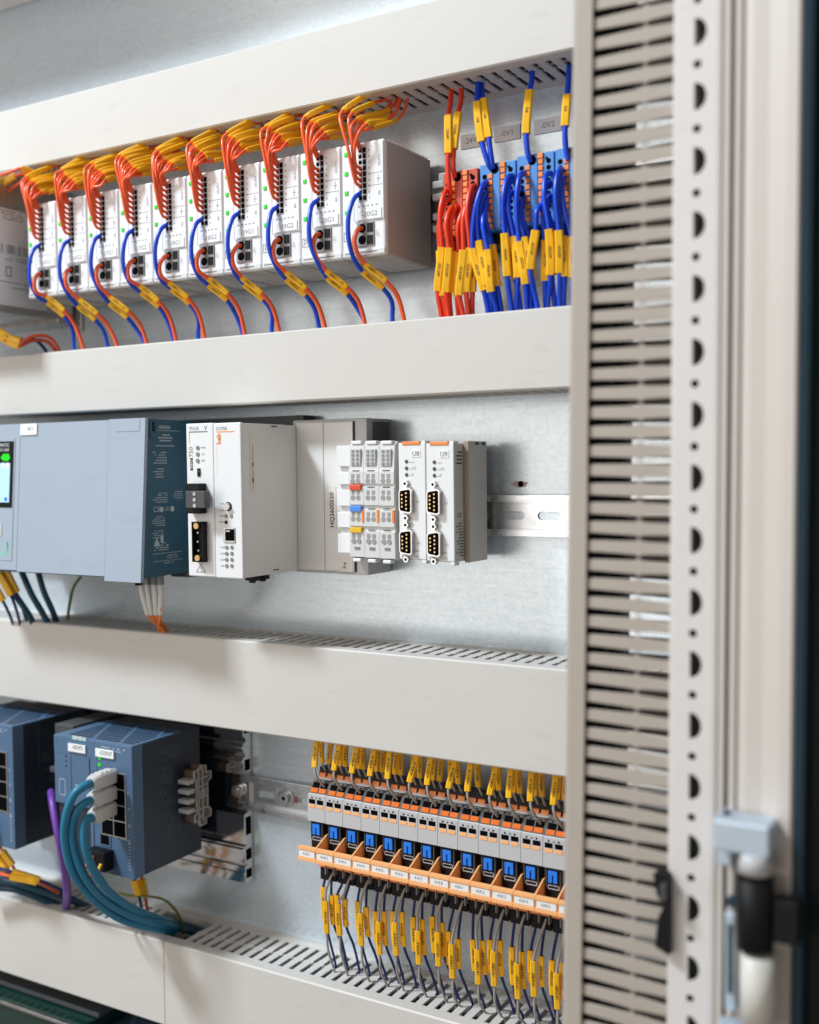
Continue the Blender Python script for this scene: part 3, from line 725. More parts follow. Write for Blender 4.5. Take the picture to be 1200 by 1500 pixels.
for (a, b, c, d) in (((-342.5, 58.0, 225.9), (-339.4, 62.0, 179.2), (-338.8, 60.0, 145.2), (-344.1, 52.0, 124.7)), ((-342.8, 56.0, 218.6), (-344.0, 58.0, 175.2), (-343.6, 58.0, 143.9), (-346.7, 50.0, 125.2)), ((-342.6, 54.0, 208.6), (-336.9, 56.0, 175.8), (-337.7, 56.0, 143.6), (-340.1, 48.0, 124.9)), ((-332.3, 58.0, 227.0), (-329.9, 62.0, 175.5), (-330.9, 60.0, 144.4), (-334.4, 52.0, 123.9)), ((-332.1, 56.0, 220.7), (-328.2, 58.0, 172.4), (-328.4, 58.0, 142.4), (-331.8, 50.0, 124.0)), ((-330.7, 54.0, 220.0), (-323.5, 56.0, 172.2), (-322.5, 56.0, 142.1), (-325.9, 48.0, 123.7))):
    drop(a, b, c, d, blue_w, 'blue wire in the last bunch beside the upright duct', G)
# ================================================================== middle row: controller, power module, bus modules
def plc():
    XR, zt, zb = -700, 45.5, -97
    t = thing('controller', 'blue grey controller with display at far left and petrol blue side', 'controller', (-800, 10, zb))
    dt, db = 122, 132
    part('body', MB().hexa([(-960, 20, zb+3), (XR, 20, zb+3), (XR, db, zb), (-960, db, zb)], [(-960, 20, zt-1), (XR, 20, zt-1), (XR, dt, zt), (-960, dt, zt)]), plcside, t)
    def front(x0, x1, z0, z1, th, mt, name, r=0.0, label=None):
        f = lambda z: dt+(zt-z)*(db-dt)/(zt-zb)
        return part(name, MB().hexa([(x0, f(z0)-1, z0), (x1, f(z0)-1, z0), (x1, f(z0)+th, z0), (x0, f(z0)+th, z0)], [(x0, f(z1)-1, z1), (x1, f(z1)-1, z1), (x1, f(z1)+th, z1), (x0, f(z1)+th, z1)]), mt, t, label)
    f = lambda z: dt+(zt-z)*(db-dt)/(zt-zb)
    front(-960, -862.2, zb+2, zt, 2.0, bluegrey, 'front_panel', label='left front panel with display')
    front(-861.4, -744.6, zb+1, zt, 2.2, bluegrey, 'front_flap')
    front(-744.0, XR+0.6, zb-3, zt+0.6, 2.6, bluegrey, 'front_flap', label='narrow lower flap')
    front(-736, -705.5, 34.6, 45.4, 3.0, bluegrey, 'release_tab')
    front(-961, -868.5, -86, 32, 2.5, bluegrey, 'display_bezel')
    front(-961, -870.2, -35, 29, 3.0, black, 'display_frame')
    scr = front(-961, -874.0, -30, 8, 3.3, screen_m, 'screen')
    part('status_icon', MB().prism([(-883, 10), (-877, 10), (-874.2, 13), (-876, 17), (-884, 17), (-888, 13)], 'd', f(13)+2.8, f(13)+3.4), led_g, t)
    text(scr, 'MATIC', (-882.5, f(24)+3.4, 25.2), 3.6, paper); text(scr, 'S7-1500', (-882.5, f(20)+3.4, 20.6), 3.0, paper)
    for x in (-884, -877.5): part('screen_button', MB().cyl((x, 0, 6), 2.6, f(6)+3.0, f(6)+3.5, 14), paper, t)
    part('screen_button', MB().cyl((-878.5, 0, -27), 2.0, f(-27)+3.2, f(-27)+3.5, 14), lever, t)
    front(-900, -883.5, -63, -50, 3.0, ltgrey, 'key')
    gm = mat('green_outline', (0.15, 0.62, 0.42), 0.5)
    q = f(-76)+2.6
    part('touch_mark', MB().box(-900, -874.5, q, q+0.3, -81, -79.4).box(-876, -874.5, q, q+0.3, -79.4, -68), gm, t)
    tg = front(-860.8, -838, 34.5, 45.2, 3.4, paper, 'name_tag')
    text(tg, '-1K1', (-848, f(40)+3.6, 40), 4.0, greyink)
    # side print
    mp = MB(); xs = XR+0.15
    def sp(a, b, z0, z1, p=2.4, h=0.9): microprint(mp, a, b, z0, z1, 0, p, h, 0.9, 'right', xs)
    sp(90, 112, 24, 32, 2.6, 1.3); sp(88, 116, 20, 22); sp(98, 116, 5, 16); sp(102, 116, -9, 1); sp(98, 117, -30, -21, 2, 0.7); sp(78, 92, -28, -20, 2, 0.7)
    sp(102, 118, -52, -42, 2, 0.7); sp(104, 118, -62, -55, 2, 0.7); sp(98, 118, -73, -66, 2, 0.8)
    mp.box(xs, xs+0.08, 80, 116, 35.0, 35.5).box(xs, xs+0.08, 80, 118, -76, -75.6).box(xs, xs+0.08, 80, 118, -83, -82.6); sp(86, 112, -81, -78, 2, 0.7); sp(92, 106, -87, -84.5, 2, 0.7)
    part('print', mp, paleink, t)
    text(t, 'SIEMENS', (xs+0.1, 100, 38.2), 3.0, paleink, 'right', bold=0.1)
    text(t, 'CE', (xs+0.1, 112.5, -36), 5.4, paleink, 'right'); text(t, 'UK', (xs+0.1, 99, -36), 3.6, paleink, 'right')
    part('pictogram', MB().prism([(109, -69), (117, -69), (113, -61)], 'x', xs, xs+0.1).cyl((0, 106, -36), 2.6, xs, xs+0.1, 16, 'x').cyl((0, 92, -36), 2.6, xs, xs+0.1, 16, 'x').box(xs, xs+0.1, 104.5, 108, -66, -60), paleink, t)
    part('latch', MB().box(XR-6, XR+1.0, 110, 119, 28, 44, 0.5), plcside, t)
    part('hook', MB().box(XR-6, XR+1.6, 113.5, 116.5, 34, 43, 0.5), black, t)
    part('locking_screw', MB().cyl((-728, 108, 0), 3.4, zb-9, zb-1, 12, 'z'), black, t)
    part('foot', MB().box(-722, XR+0.2, 30, 72, zb-4, zb+4, 1), darkgrey, t)
plc()
def plate_behind():
    # carrier rail of the controller
    t = thing('controller_rail', 'dark carrier rail above and behind the controller', 'rail', (-800, 0, 40))
    part('rail', MB().box(-1000, -604, 2, 18, 30, 49, 0.5).box(-1000, -604, 2, 18, -96, -80, 0.5), darkgrey, t)
plate_behind()

# cables under the controller
for k, (a, b, c, d) in enumerate((((-736.3, 96.0, -100.3), (-735.8, 96.0, -113.0), (-736.4, 88.0, -135.8), (-739.5, 66.0, -153.1)), ((-730.5, 94.0, -100.2), (-730.0, 94.0, -113.0), (-734.0, 86.0, -135.9), (-741.4, 62.0, -152.4)), ((-721.9, 94.0, -99.9), (-721.4, 94.0, -112.5), (-727.9, 86.0, -135.5), (-740.7, 60.0, -152.6)), ((-716.2, 92.0, -99.8), (-715.7, 92.0, -112.5), (-722.8, 86.0, -135.2), (-745.7, 64.0, -153.8)))):
    t = thing('white_cable', '%s white sheathed lead from the left hanging below the controller' % ORD[k], 'cable', a, 'white leads below the controller')
    top = (a[0], a[1], a[2]+6)
    part('plug', MB().box(a[0]-2.6, a[0]+2.6, a[1]-2.6, a[1]+2.6, a[2]-7, a[2]+6, 0.6), midgrey, t)
    part('sheath', MB().tube(spline([(a[0], a[1], a[2]-6), b, c], 8), 2.7), white_w, t)
    e = (d[0]+2, d[1]-2, d[2]-9)
    part('core', MB().tube(spline([b, c, d, e], 8), 1.7), orange_b, t)
for k, (pts, mt, lab, r) in enumerate((
    ([(-943.4, 80.0, -104.6), (-927.2, 82.0, -126.4), (-916.3, 72.0, -151.8), (-919.7, 60.0, -175.0)], dteal_w, 'first dark teal cable dropping from the left end of the controller', 3.4),
    ([(-918.4, 80.0, -103.7), (-904.9, 80.0, -125.6), (-897.1, 70.0, -150.9), (-899.4, 58.0, -173.9)], dteal_w, 'second dark teal cable dropping from the left end of the controller', 3.4),
    ([(-903.2, 72.0, -103.8), (-895.8, 72.0, -123.1), (-892.6, 64.0, -144.3), (-899.9, 50.0, -164.3)], dteal_w, 'third dark teal cable dropping from the left end of the controller', 3.2),
    ([(-876.7, 40.0, -110.6), (-884.9, 42.0, -121.4), (-893.8, 40.0, -140.0), (-905.3, 34.0, -163.1)], green_w, 'thin green yellow earth wire below the controller', 1.6))):
    wire(lab, None, pts, r, mt, cat='cable', name='cable')
for k, (pts, lab) in enumerate((([(-947.1, 92.0, -94.5), (-938.7, 94.0, -101.8), (-923.8, 90.0, -126.8), (-928.7, 78.0, -148.2), (-940.0, 64.0, -172.3)], 'left'), ([(-942.0, 86.0, -94.9), (-933.5, 88.0, -102.1), (-922.7, 84.0, -124.6), (-923.1, 74.0, -148.4), (-932.1, 60.0, -172.3)], 'middle'), ([(-963.0, 92.0, -95.1), (-958.1, 92.0, -104.2), (-938.9, 88.0, -133.5), (-941.7, 76.0, -152.8), (-953.0, 62.0, -173.4)], 'lowest'))):
    wire('dark wire with wide orange yellow sleeve below the controller, %s of three' % lab, None, pts, 1.6, navy_w, 1, None, 7.5, 4.5)

D0 = 120
def front_module(name, label, cat, x0, x1, z0, z1, d):
    t = thing(name, label, cat, (x0, 20, z0))
    part('housing', MB().box(x0+0.1, x1-0.1, 20, d-2, z0+0.6, z1-0.6, 0.5), cpu_grey, t)
    part('front_plate', MB().box(x0+0.1, x1-0.1, d-3.5, d, z0, z1, 0.9), white, t)
    return t
def ps_module():
    x0, x1 = -656.4, -625.8
    t = front_module('power_module', 'white power module with black screw plug beside the petrol blue controller', 'module', x0, x1, -93.2, 39.6, D0)
    d = D0
    ln = MB().fb((-652.7, 120.0, 32.8), (-631.9, 120.0, 31.7), 0, 0.1).fb((-652.7, 120.0, 32.8), (-652.2, 120.0, 22.8), 0, 0.1)
    part('print', ln, greyink, t)
    p = (-647.1, 120.2, 35.1); text(t, 'PS1LB', p, 3.0, greyink); p = (-634.0, 120.2, 35.3); text(t, 'V', p, 4.2, greyink)
    p = (-650.7, 120.2, 15.0); text(t, '750', p, 4.6, greyink, turn=math.pi/2); p = (-651.0, 120.2, 4.4); text(t, 'acos', p, 4.6, ink, turn=math.pi/2, bold=0.15)
    for q, s_ in (((-643.0, 120.0, 18.4), 'PWR'), ((-643.2, 120.0, 12.8), 'I/O'), ((-643.3, 120.0, 7.2), 'ERR')):
        part('indicator', MB().cyl(q, 1.9, 119.8, 120.6, 14), led_off, t); text(t, s_, (q[0]+6, 120.2, q[2]), 1.8, greyink)
    part('switch', MB().fb((-643.9, 120.0, 0.7), (-640.6, 120.0, -6.4), -0.5, 0.8, 0.2), black, t)
    part('switch_slider', MB().fb((-642.4, 120.8, -1.0), (-640.5, 120.8, -2.8), 0, 0.8, 0.2), darkgrey, t)
    c = part('plug', MB().fb((-650.8, 120.0, -12.3), (-634.4, 120.0, -38.2), 0, 9, 0.6), black, t)
    part('plug_body', MB().fb((-644.1, 129.0, -18.6), (-622.7, 129.0, -33.1), 0, 7, 0.6), darkgrey, c)
    for y in (0, 1, 2):
        q = (-636.0, 136.0, -21.0); z = q[2]-y*5.0
        part('screw', MB().cyl((q[0]+2.2, 0, z), 1.7, 135.8, 136.6, 12), steel, c)
        part('wire_slot', MB().box(q[0]-4.2, q[0]-0.6, 128, 134, z-2.0, z+2.0, 0.3), black, c)
    s = part('socket', MB().fb((-647.0, 120.0, -45.5), (-634.7, 120.0, -80.2), 0, 1.2, 0.4), black, t)
    fr = MB()
    A, B = (-645.9, 121.2, -45.4), (-633.6, 121.2, -80.1)
    fr.box(A[0], A[0]+1, 121, 127, B[2], A[2]).box(B[0]-1, B[0], 121, 127, B[2], A[2]).box(A[0], B[0], 121, 127, A[2]-1, A[2]).box(A[0], B[0], 121, 127, B[2], B[2]+1)
    part('socket_wall', fr, black, s)
    for q in ((-641.5, 121.0, -48.9), (-640.7, 121.0, -76.8)): part('fixing_screw', MB().cyl(q, 2.7, 121, 126.5, 16), brass, s)
    for q in ((-640.1, 121.0, -54.8), (-640.3, 121.0, -62.5), (-639.7, 121.0, -70.2)): part('pin', MB().cyl(q, 0.8, 121, 126, 8), steel, s)
    A, B, C_ = (-647.3, 120.0, -89.6), (-637.2, 120.0, -89.2), (-642.0, 120.0, -82.3)
    tri = MB()
    for (a, b) in ((A, B), (B, C_), (C_, A)): tri.sweep([(a[0], 120.1, a[2]), (b[0], 120.1, b[2])], lambda i, n: [(-0.3, -0.05), (0.3, -0.05), (0.3, 0.05), (-0.3, 0.05)], (0, -1, 0), False)
    part('warning_triangle', tri, greyink, t); p = (-642.0, 120.2, -87.0); text(t, '!', p, 4.0, greyink)
ps_module()
def cpu_module():
    x0, x1 = -625.6, -595.6
    t = front_module('processor_module', 'white processor module with network socket and grey side label strip', 'module', x0, x1, -93.6, 39.2, D0)
    part('print', MB().fb((-622.0, 120.0, 32.0), (-602.6, 120.0, 31.1), 0, 0.1).fb((-621.8, 120.0, 22.7), (-621.9, 120.0, -5.9), 0, 0.1), orangeink, t)
    p = (-616.5, 120.2, 34.2); text(t, 'CU75B', p, 3.0, greyink)
    p = (-619.4, 120.2, 25.6); text(t, 'keb', p, 4.8, orangeink, turn=math.pi/2, bold=0.2)
    q = (-610.4, 120.0, -32.1)
    k = part('mode_switch', MB().cyl(q, 4.0, 119.8, 120.4, 24), darkgrey, t)
    part('knob', MB().cyl(q, 3.0, 120.4, 123, 20).box(q[0]-3.4, q[0]+3.4, 122.5, 123.6, q[2]-0.7, q[2]+0.7), steel, k)
    for q in ((-612.8, 120.0, -40.3), (-607.2, 120.0, -40.2), (-612.7, 120.0, -67.2), (-612.8, 120.0, -72.5), (-613.0, 120.0, -77.7), (-613.1, 120.0, -83.0), (-607.1, 120.0, -67.0), (-607.2, 120.0, -72.3), (-607.3, 120.0, -77.5), (-607.5, 120.0, -82.8)):
        part('indicator', MB().cyl(q, 1.75, 119.8, 120.5, 14), led_off, t)
    for q, s_ in (((-617.3, 120.2, -29.8), 'RUN'), ((-617.4, 120.2, -35.7), 'STOP'), ((-617.6, 120.2, -40.4), 'RUN'), ((-617.7, 120.2, -45.6), 'MOD'), ((-617.4, 120.2, -67.3), 'COM'), ((-617.6, 120.2, -72.6), 'COM'), ((-617.7, 120.2, -77.9), 'COM'), ((-617.8, 120.2, -83.2), 'STA')): text(t, s_, q, 1.7, greyink)
    part('push_hole', MB().cyl((-613.0, 120.0, -45.6), 1.7, 120, 120.2, 12), black, t)
    j = part('network_socket', MB().fb((-615.7, 120.0, -49.7), (-603.3, 120.0, -62.9), -0.3, 1.0, 0.3), steel, t)
    part('socket_opening', MB().fb((-613.4, 121.0, -51.4), (-603.5, 121.0, -61.3), 0, 0.15), portblk, j)
    part('contact_row', MB().fb((-612.5, 121.2, -52.5), (-608.1, 121.2, -53.6), 0, 0.2), steel, j)
    xs = x1
    lb = part('side_label', MB().box(xs-0.1, xs+0.25, 101.5, 108.5, -21.5, 30), pinkpaper, t)
    part('print', MB().box(xs+0.25, xs+0.32, 104.4, 105, -17, 20).box(xs+0.25, xs+0.32, 103.6, 106, -12, -8).box(xs+0.25, xs+0.32, 103.6, 106, 2, 5), greyink, lb)
    part('vent_slot', MB().box(xs-0.3, xs+0.15, 70, 78, 36.2, 37.4).box(xs-0.3, xs+0.15, 70, 78, -90, -89), darkgrey, t)
    part('foot', MB().box(xs-12, xs-1, 96, 103, -97, -93.4, 0.8).box(xs-9, xs-4, 98, 101, -99, -96.8), black, t)
    part('foot', MB().box(xs-12, xs-1, 82, 89, -97, -93.4, 0.8).box(xs-9, xs-4, 84, 87, -99, -96.8), black, t)
cpu_module()
def base_module():
    t = thing('bus_base', 'grey bus base with two blank panels behind a serial number sticker', 'module', (-595, 2, -93))
    part('frame', MB().box(-600, -520.8, 2, 40, -94.5, 43.0, 0.6), ltgrey, t)
    part('blank_panel', MB().box(-595.2, -565.8, 38, 42, -91.8, 40.6, 0.5), cpu_grey, t)
    part('blank_panel', MB().box(-565.2, -534.4, 38, 42, -91.8, 40.2, 0.5), cpu_grey, t)
    part('corner_clip', MB().box(-521, -518.5, 6, 30, 16, 40, 0.5), darkgrey, t)
    part('seam', MB().box(-534.2, -533.0, 40, 41, -92, 40.6), black, t)
    A, B = (-560.6, 42.2, -16.3), (-552.5, 42.2, -55.7)
    s = part('serial_sticker', MB().fb(A, B, 0, 0.25), pinkpaper, t)
    text(s, 'HQ3600550', ((A[0]+B[0])/2, 42.6, (A[2]+B[2])/2-1.5), 4.6, ink, turn=math.pi/2, bold=0.08)
    A, B = (-549.2, 42.2, -79.3), (-535.6, 42.2, -92.1)
    s = part('corner_sticker', MB().fb(A, B, 0, 0.25), pinkpaper, t)
    p = (-544.0, 42.6, -86.4); text(s, 'fre', p, 3.8, ink, turn=math.pi/2)
base_module()

# ------------------------------------------------------------------ clamp slices
SX, SW, SD = -522.3, 15.1, 67.0
ZR = [(7.2, -1.6), (-10.6, -15.6), (-30.0, -34.4), (-49.6, -54.8)]
def clamp_slice():
    x = SX; z0, z1 = -78, 22
    t = thing('clamp_module', '', 'module', (x, 8, z0), 'slim white clamp modules')
    prof = [(8, z0+6), (8, z1-6), (44, z1), (60, z1), (65, z1-3.5), (66.4, -0.8), (67, -3.5), (67, -13.4), (65.2, -14.2), (65.2, -15.8), (67, -16.6), (67, -31.6), (65.2, -32.4), (65.2, -35.2), (67, -36), (67, -49.6), (65.2, -50.4), (65.2, -53.4), (67, -54.2), (66.2, z0+2), (58, z0)]
    part('body', MB().prism(prof, 'x', x+0.15, x+SW-0.15), offwhite, t)
    part('latch', MB().box(x+2, x+SW-2.5, 58, 66, z1-2.6, z1+0.6, 0.8).box(x+3, x+SW-4, 60, 67, z0-2.4, z0+0.6, 0.8), white, t)
    lb = part('lamp_block', MB().box(x+2.2, x+12.4, 64.5, 67.4, 1.6, 15.5, 0.4), ltgrey, t)
    for r in range(4):
        for c in range(2): part('lamp', MB().cyl((x+5.0+4.6*c, 0, 13.6-3.4*r), 1.35, 67.4, 67.7, 10), led_off, lb)
    return t
cs = clamp_slice()
def slice_face(t, x, marks):
    rows = [(-3.0, -7.3, -11.6), (-17.0, -21.2, -25.8), (-35.2, -39.6, -43.9), (-53.2, -58.0, -62.6)]
    for k, (zm, zq, zr) in enumerate(rows):
        m_ = marks[k]
        if m_ is None:
            part('marker_slot', MB().box(x+4, x+11, 66.6, 67.2, zm-0.3, zm+0.5), darkgrey, t)
        else: part('marker', MB().box(x+1.5, x+13.2, 65.0, 68.6, zm-2.2, zm+2.2, 0.5), m_, t)
        for c in range(2):
            part('release_slot', MB().box(x+2.8+5.4*c, x+6.0+5.4*c, 66.6, 67.15, zq-1.8, zq+1.6), midgrey, t)
            part('wire_opening', MB().cyl((x+4.2+5.4*c, 0, zr), 2.25, 66.7, 67.2, 14), midgrey, t)
    part('end_strip', MB().box(x+12.9, x+15.2, 66.2, 67.6, -46.5, -35.8, 0.3), orange_b, t)
    mp = MB().box(x+5, x+10.5, 66.6, 66.9, -70, -67.6); part('print', mp, greyink, t)
slices = [cs, copy_thing(cs, (SW, 0, -0.3), ''), copy_thing(cs, (2*SW, 0, -0.6), '')]
for i, (t, lab, mk) in enumerate(zip(slices, ('slim white clamp module with red, blue and yellow markers', 'middle slim white clamp module without coloured markers', 'slim white clamp module touching the serial port modules'), ((None, redm, bluem, yelm), (None,)*4, (None,)*4))):
    t['label'] = lab; slice_face(t, SX+SW*i, mk)
def blank_slice():
    x = -535.4
    t = thing('blank_module', 'blank white stepped module left of the slim clamp modules', 'module', (x, 8, -78))
    part('body', MB().box(x, SX-0.1, 8, 60, -74, 18.5, 0.6), offwhite, t)
    for z0, z1 in ((1.0, 18.5), (-14.5, -4.5), (-33.0, -19.5), (-51.5, -38.5), (-73.5, -57)):
        part('step', MB().box(x-1.2, SX-0.1, 59, 63.5, z0, z1, 0.4), white, t)
blank_slice()

# ------------------------------------------------------------------ serial port modules
def serial_module():
    x0, x1 = -472.6, -446.7; z0, z1 = -77.2, 19.6; x0b, d = x0, 67
    t = thing('serial_module', '', 'module', (x0, 8, z0), 'white serial port modules')
    part('housing', MB().box(x0+0.2, x1-0.2, 8, 66, z0+0.4, z1-0.4, 0.4), sand, t)
    part('front_plate', MB().box(x0+0.25, x1-0.25, 64, 67, z0+1, z1, 0.5), white, t)
    part('release_clip', MB().box(x0+4, x0+21, 60, 67.8, z1-1.6, z1+1.2, 0.4), orange_b, t)
    part('top_lug', MB().box(x1-4.2, x1-0.4, 58, 66.5, z1-1.0, z1+1.6, 0.5), white, t)
    part('bottom_lug', MB().box(x1-4.5, x1-0.3, 58, 66.5, z0-2.6, z0+1.2, 0.5), white, t)
    part('name_tag', MB().box(x0+12.5, x0+21.5, 66.8, 67.4, 7.6, 13.6, 0.2), paper, t)
    for z in (4.3, -1.2, -6.6):
        part('indicator', MB().cyl((x0+8.0, 0, z), 1.55, 66.9, 67.5, 14), darkgrey, t)
    mp = MB()
    for z in (4.3, -1.2, -6.6): microprint(mp, x0+11, x0+17, z-1.4, z+1, 67.02, 1.4, 0.6)
    microprint(mp, x0+12, x0+20, -71, -69, 67.02, 1.5, 0.7)
    part('print', mp, greyink, t)
    for zc in (-28.0, -63.0+0.8):
        o = [(x0+2.9, zc-9.6), (x0+12.0, zc-8.2), (x0+14.4, zc-6), (x0+14.4, zc+7.2), (x0+12.0, zc+9.2), (x0+2.9, zc+9.6)]
        cx_ = x0+8.3
        sh = part('serial_port', MB().prism([(x0+2.6, zc-7.4), (x0+4.0, zc-9.2), (x0+12.6, zc-10.4), (x0+14.6, zc-9.2), (x0+14.6, zc+9.2), (x0+12.6, zc+10.4), (x0+4.0, zc+9.2), (x0+2.6, zc+7.4)], 'd', 66.8, 71.5), steel, t)
        part('port_face', MB().prism([(x0+3.5, zc-6.8), (x0+4.6, zc-8.2), (x0+12.2, zc-9.4), (x0+13.7, zc-8.4), (x0+13.7, zc+8.4), (x0+12.2, zc+9.4), (x0+4.6, zc+8.2), (x0+3.5, zc+6.8)], 'd', 71.5, 71.62), portblk, sh)
        for k in range(5): part('pin', MB().cyl((x0+10.6, 0, zc+6.4-3.2*k), 0.75, 71.6, 73.2, 8), brass, sh)
        for k in range(4): part('pin', MB().cyl((x0+6.6, 0, zc+4.8-3.2*k), 0.75, 71.6, 73.2, 8), brass, sh)
        for zz in (zc+14.2, zc-14.2):
            nt = part('jack_nut', MB().cyl((x0+8.3, 0, zz), 2.7, 66.9, 71, 6), steel, t)
            part('nut_hole', MB().cyl((x0+8.3, 0, zz), 1.3, 71, 71.1, 10), portblk, nt)
    return t
sm = serial_module(); sm['label'] = 'serial port module tagged U8, next to the slim clamp modules'
sm2 = copy_thing(sm, (26.3, 0, -0.8), 'serial port module tagged U9, with its grey side in view')
for t, dx, dz, s_ in ((sm, 0, 0, 'U8'), (sm2, 26.3, -0.8, 'U9')):
    text(t, s_, (-472.6+17+dx, 67.6, 10.6+dz), 4.2, greyink)
    text(t, 'X1', (-472.6+18.5+dx, 67.15, -29+dz), 2.2, greyink); text(t, 'X2', (-472.6+18.5+dx, 67.15, -63+dz), 2.2, greyink)
    text(t, 'IDX', (-472.6+5.2+dx, 67.15, -74+dz), 2.4, ink); text(t, 'X20CS', (-472.6+15.5+dx, 67.15, -74+dz), 2.0, greyink)
mp = MB(); xs = -420.45
microprint(mp, 52, 64, -74, -46, 0, 2.4, 0.8, 0.8, 'right', xs); microprint(mp, 53, 63, 0, 12, 0, 3, 1.2, 0.9, 'right', xs)
part('side_print', mp, ink, sm2); text(sm2, 'CE', (xs+0.1, 58, -40), 4.2, ink, 'right')
def end_cover():
    t = thing('end_cover', 'tan edged grey end cover closing the serial module row', 'module', (-420, 8, -78))
    part('body', MB().box(-420.2, -415.8, 17, 49.6, -79, 20.5, 0.4), sand, t)
    part('edge', MB().box(-420.2, -415.6, 49.5, 50.6, -79, 20.5, 0.4), tan, t)
    part('notch', MB().box(-415.8, -415.55, 20, 26, 17.5, 19.8).box(-415.8, -415.55, 32, 38, 17.5, 19.8), darkgrey, t)
end_cover()
def rust_hole():
    p = (-392.4, 0.0, -15.6)
    t = thing('drill_hole', 'small drilled hole with red rust stain above the DIN rail', 'hole', (p[0], 0, p[2]))
    st = []
    for i in range(18):
        a = i*math.pi/9; st.append((p[0]+(7.5+rj(1.5))*math.cos(a)-1, p[2]+(2.8+rj(0.7))*math.sin(a)))
    sm_ = mat('faint_rust', (0.52, 0.38, 0.39), 0.6, 0.3, var=0.35, scale=500)
    part('stain', MB().prism(st, 'd', 0.03, 0.10), sm_, t)
    part('hole', MB().cyl(p, 2.6, 0.1, 0.2, 16), portblk, t)
rust_hole()
# ================================================================== bottom row: network switches
def switch(full=True):
    x0, x1, zb, zt, d = -834, -731.5, -378, -254.5, 118
    t = thing('network_switch', '', 'switch', (x0, 25, zb), 'steel blue network switches')
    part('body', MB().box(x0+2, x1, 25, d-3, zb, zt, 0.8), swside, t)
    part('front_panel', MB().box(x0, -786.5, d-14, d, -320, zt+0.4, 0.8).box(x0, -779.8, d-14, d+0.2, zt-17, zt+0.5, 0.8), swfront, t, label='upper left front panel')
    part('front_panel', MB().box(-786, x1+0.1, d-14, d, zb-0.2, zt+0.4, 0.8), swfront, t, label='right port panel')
    part('panel_rib', MB().box(-786, -781.8, d-0.5, d+0.8, -362, -320, 0.3), swfront, t)
    part('recess', MB().box(x0+3, -787, d-30, d-16, zb+14, -321), black, t)
    part('top_cover', MB().box(x0+1, x1-0.2, 50, d-0.5, zt-1, zt+0.7, 0.4), swfront, t)
    hl = MB()
    for r in range(9):
        for c in range(22):
            if (c+r) % 9 == 8: continue
            x = x0+14+c*3.9; dd = d-6-r*6.6
            hl.box(x, x+2.2, dd-4.4, dd, zt+0.7, zt+0.82)
    part('vent_holes', hl, portblk, t, kind='stuff')
    part('panel_gap', MB().box(-811.2, -810.6, d, d+0.12, -319, zt-18), black, t)
    part('panel_gap', MB().box(-786.6, -785.8, d-0.2, d+0.12, -320, zt-18), black, t)
    part('screw_hole', MB().cyl((-829.4, 0, zt-5), 2.2, d, d+0.2, 12), black, t)
    for k in range(3): part('indicator', MB().cyl((-817.5, 0, -273.5-4.6*k), 1.0, d, d+0.2, 8), black, t)
    # port frame with 2 x 4 sockets
    A, B = -771.5, -739.5; top = -281.0; H = 15.0
    fr = part('port_frame', MB().box(A, B, d-0.5, d+1.0, top-4*H-0.8, top+0.8, 0.3), steel, t)
    for r in range(4):
        for c in range(2):
            xx = A+1.0+c*15.6
            part('network_socket', MB().box(xx, xx+14.2, d+0.9, d+1.15, top-H*(r+1)+0.9, top-H*r-0.5), portblk, fr)
    part('single_socket', MB().box(-774.5, -760, d-0.3, d+0.8, -364-(-12), -343+2-0.5+1), swfront, t)
    part('socket_opening', MB().box(-772.8, -762, d+0.8, d+0.95, -350.5, -341), portblk, t)
    lm = part('lamp_panel', MB().box(-784, -776, d, d+0.3, -283, -266), swfront, t)
    for (px, pz) in ((-772.5, -269.5), (-773.0, -276.0)): part('status_lamp', MB().box(px-2, px+2, d, d+0.6, pz-1.6, pz+1.6, 0.3), led_g, t)
    pc = part('power_connector', MB().box(-782, -757, d, d+12, -372.5, -354, 1.0), black, t)
    mp = MB()
    for k in range(4): microprint(mp, -738, -735, -300-15*k, -297-15*k, d+0.05, 2, 0.9)
    microprint(mp, -770, -736, -262, -258, d+0.05, 2.4, 0.9); microprint(mp, -756, -738, -343, -340, d+0.05, 2, 0.9)
    microprint(mp, -738, -735.2, -372, -336, d+0.05, 3.0, 0.7, 0.6); microprint(mp, -806, -790, -302, -299, d+0.05, 2, 1.0)
    mp.box(-828, -827.4, d, d+0.12, -312, -296).box(-820, -819.4, d, d+0.12, -312, -296).box(-828, -819.4, d, d+0.12, -312, -311.4).box(-828, -819.4, d, d+0.12, -296.6, -296)
    part('print', mp, paleink, t)
    mp = MB(); xs = x1+0.12
    microprint(mp, 52, 84, -278, -268, 0, 2.6, 0.8, 0.9, 'right', xs); microprint(mp, 64, 84, -300, -284, 0, 2.4, 0.9, 0.9, 'right', xs)
    microprint(mp, 54, 82, -322, -314, 0, 2.4, 0.8, 0.9, 'right', xs); microprint(mp, 54, 82, -352, -330, 0, 2.6, 0.8, 0.5, 'right', xs)
    mp.box(xs, xs+0.1, 50, 86, -265.6, -265.2).box(xs, xs+0.1, 50, 86, -360.2, -359.8).box(xs, xs+0.1, 50, 50.4, -360, -265.4).box(xs, xs+0.1, 85.6, 86, -360, -265.4)
    mi = mat('dim_print', (0.10, 0.12, 0.14), 0.6)
    part('side_print', mp, mi, t); text(t, 'CE', (xs+0.15, 78, -308), 5.5, mi, 'right')
    return t
sw = switch(); sw['label'] = 'steel blue network switch with teal patch cables plugged in'
sw2 = copy_thing(sw, (-161.8, 0, 0.6), 'steel blue network switch cut off by the left edge of the picture')
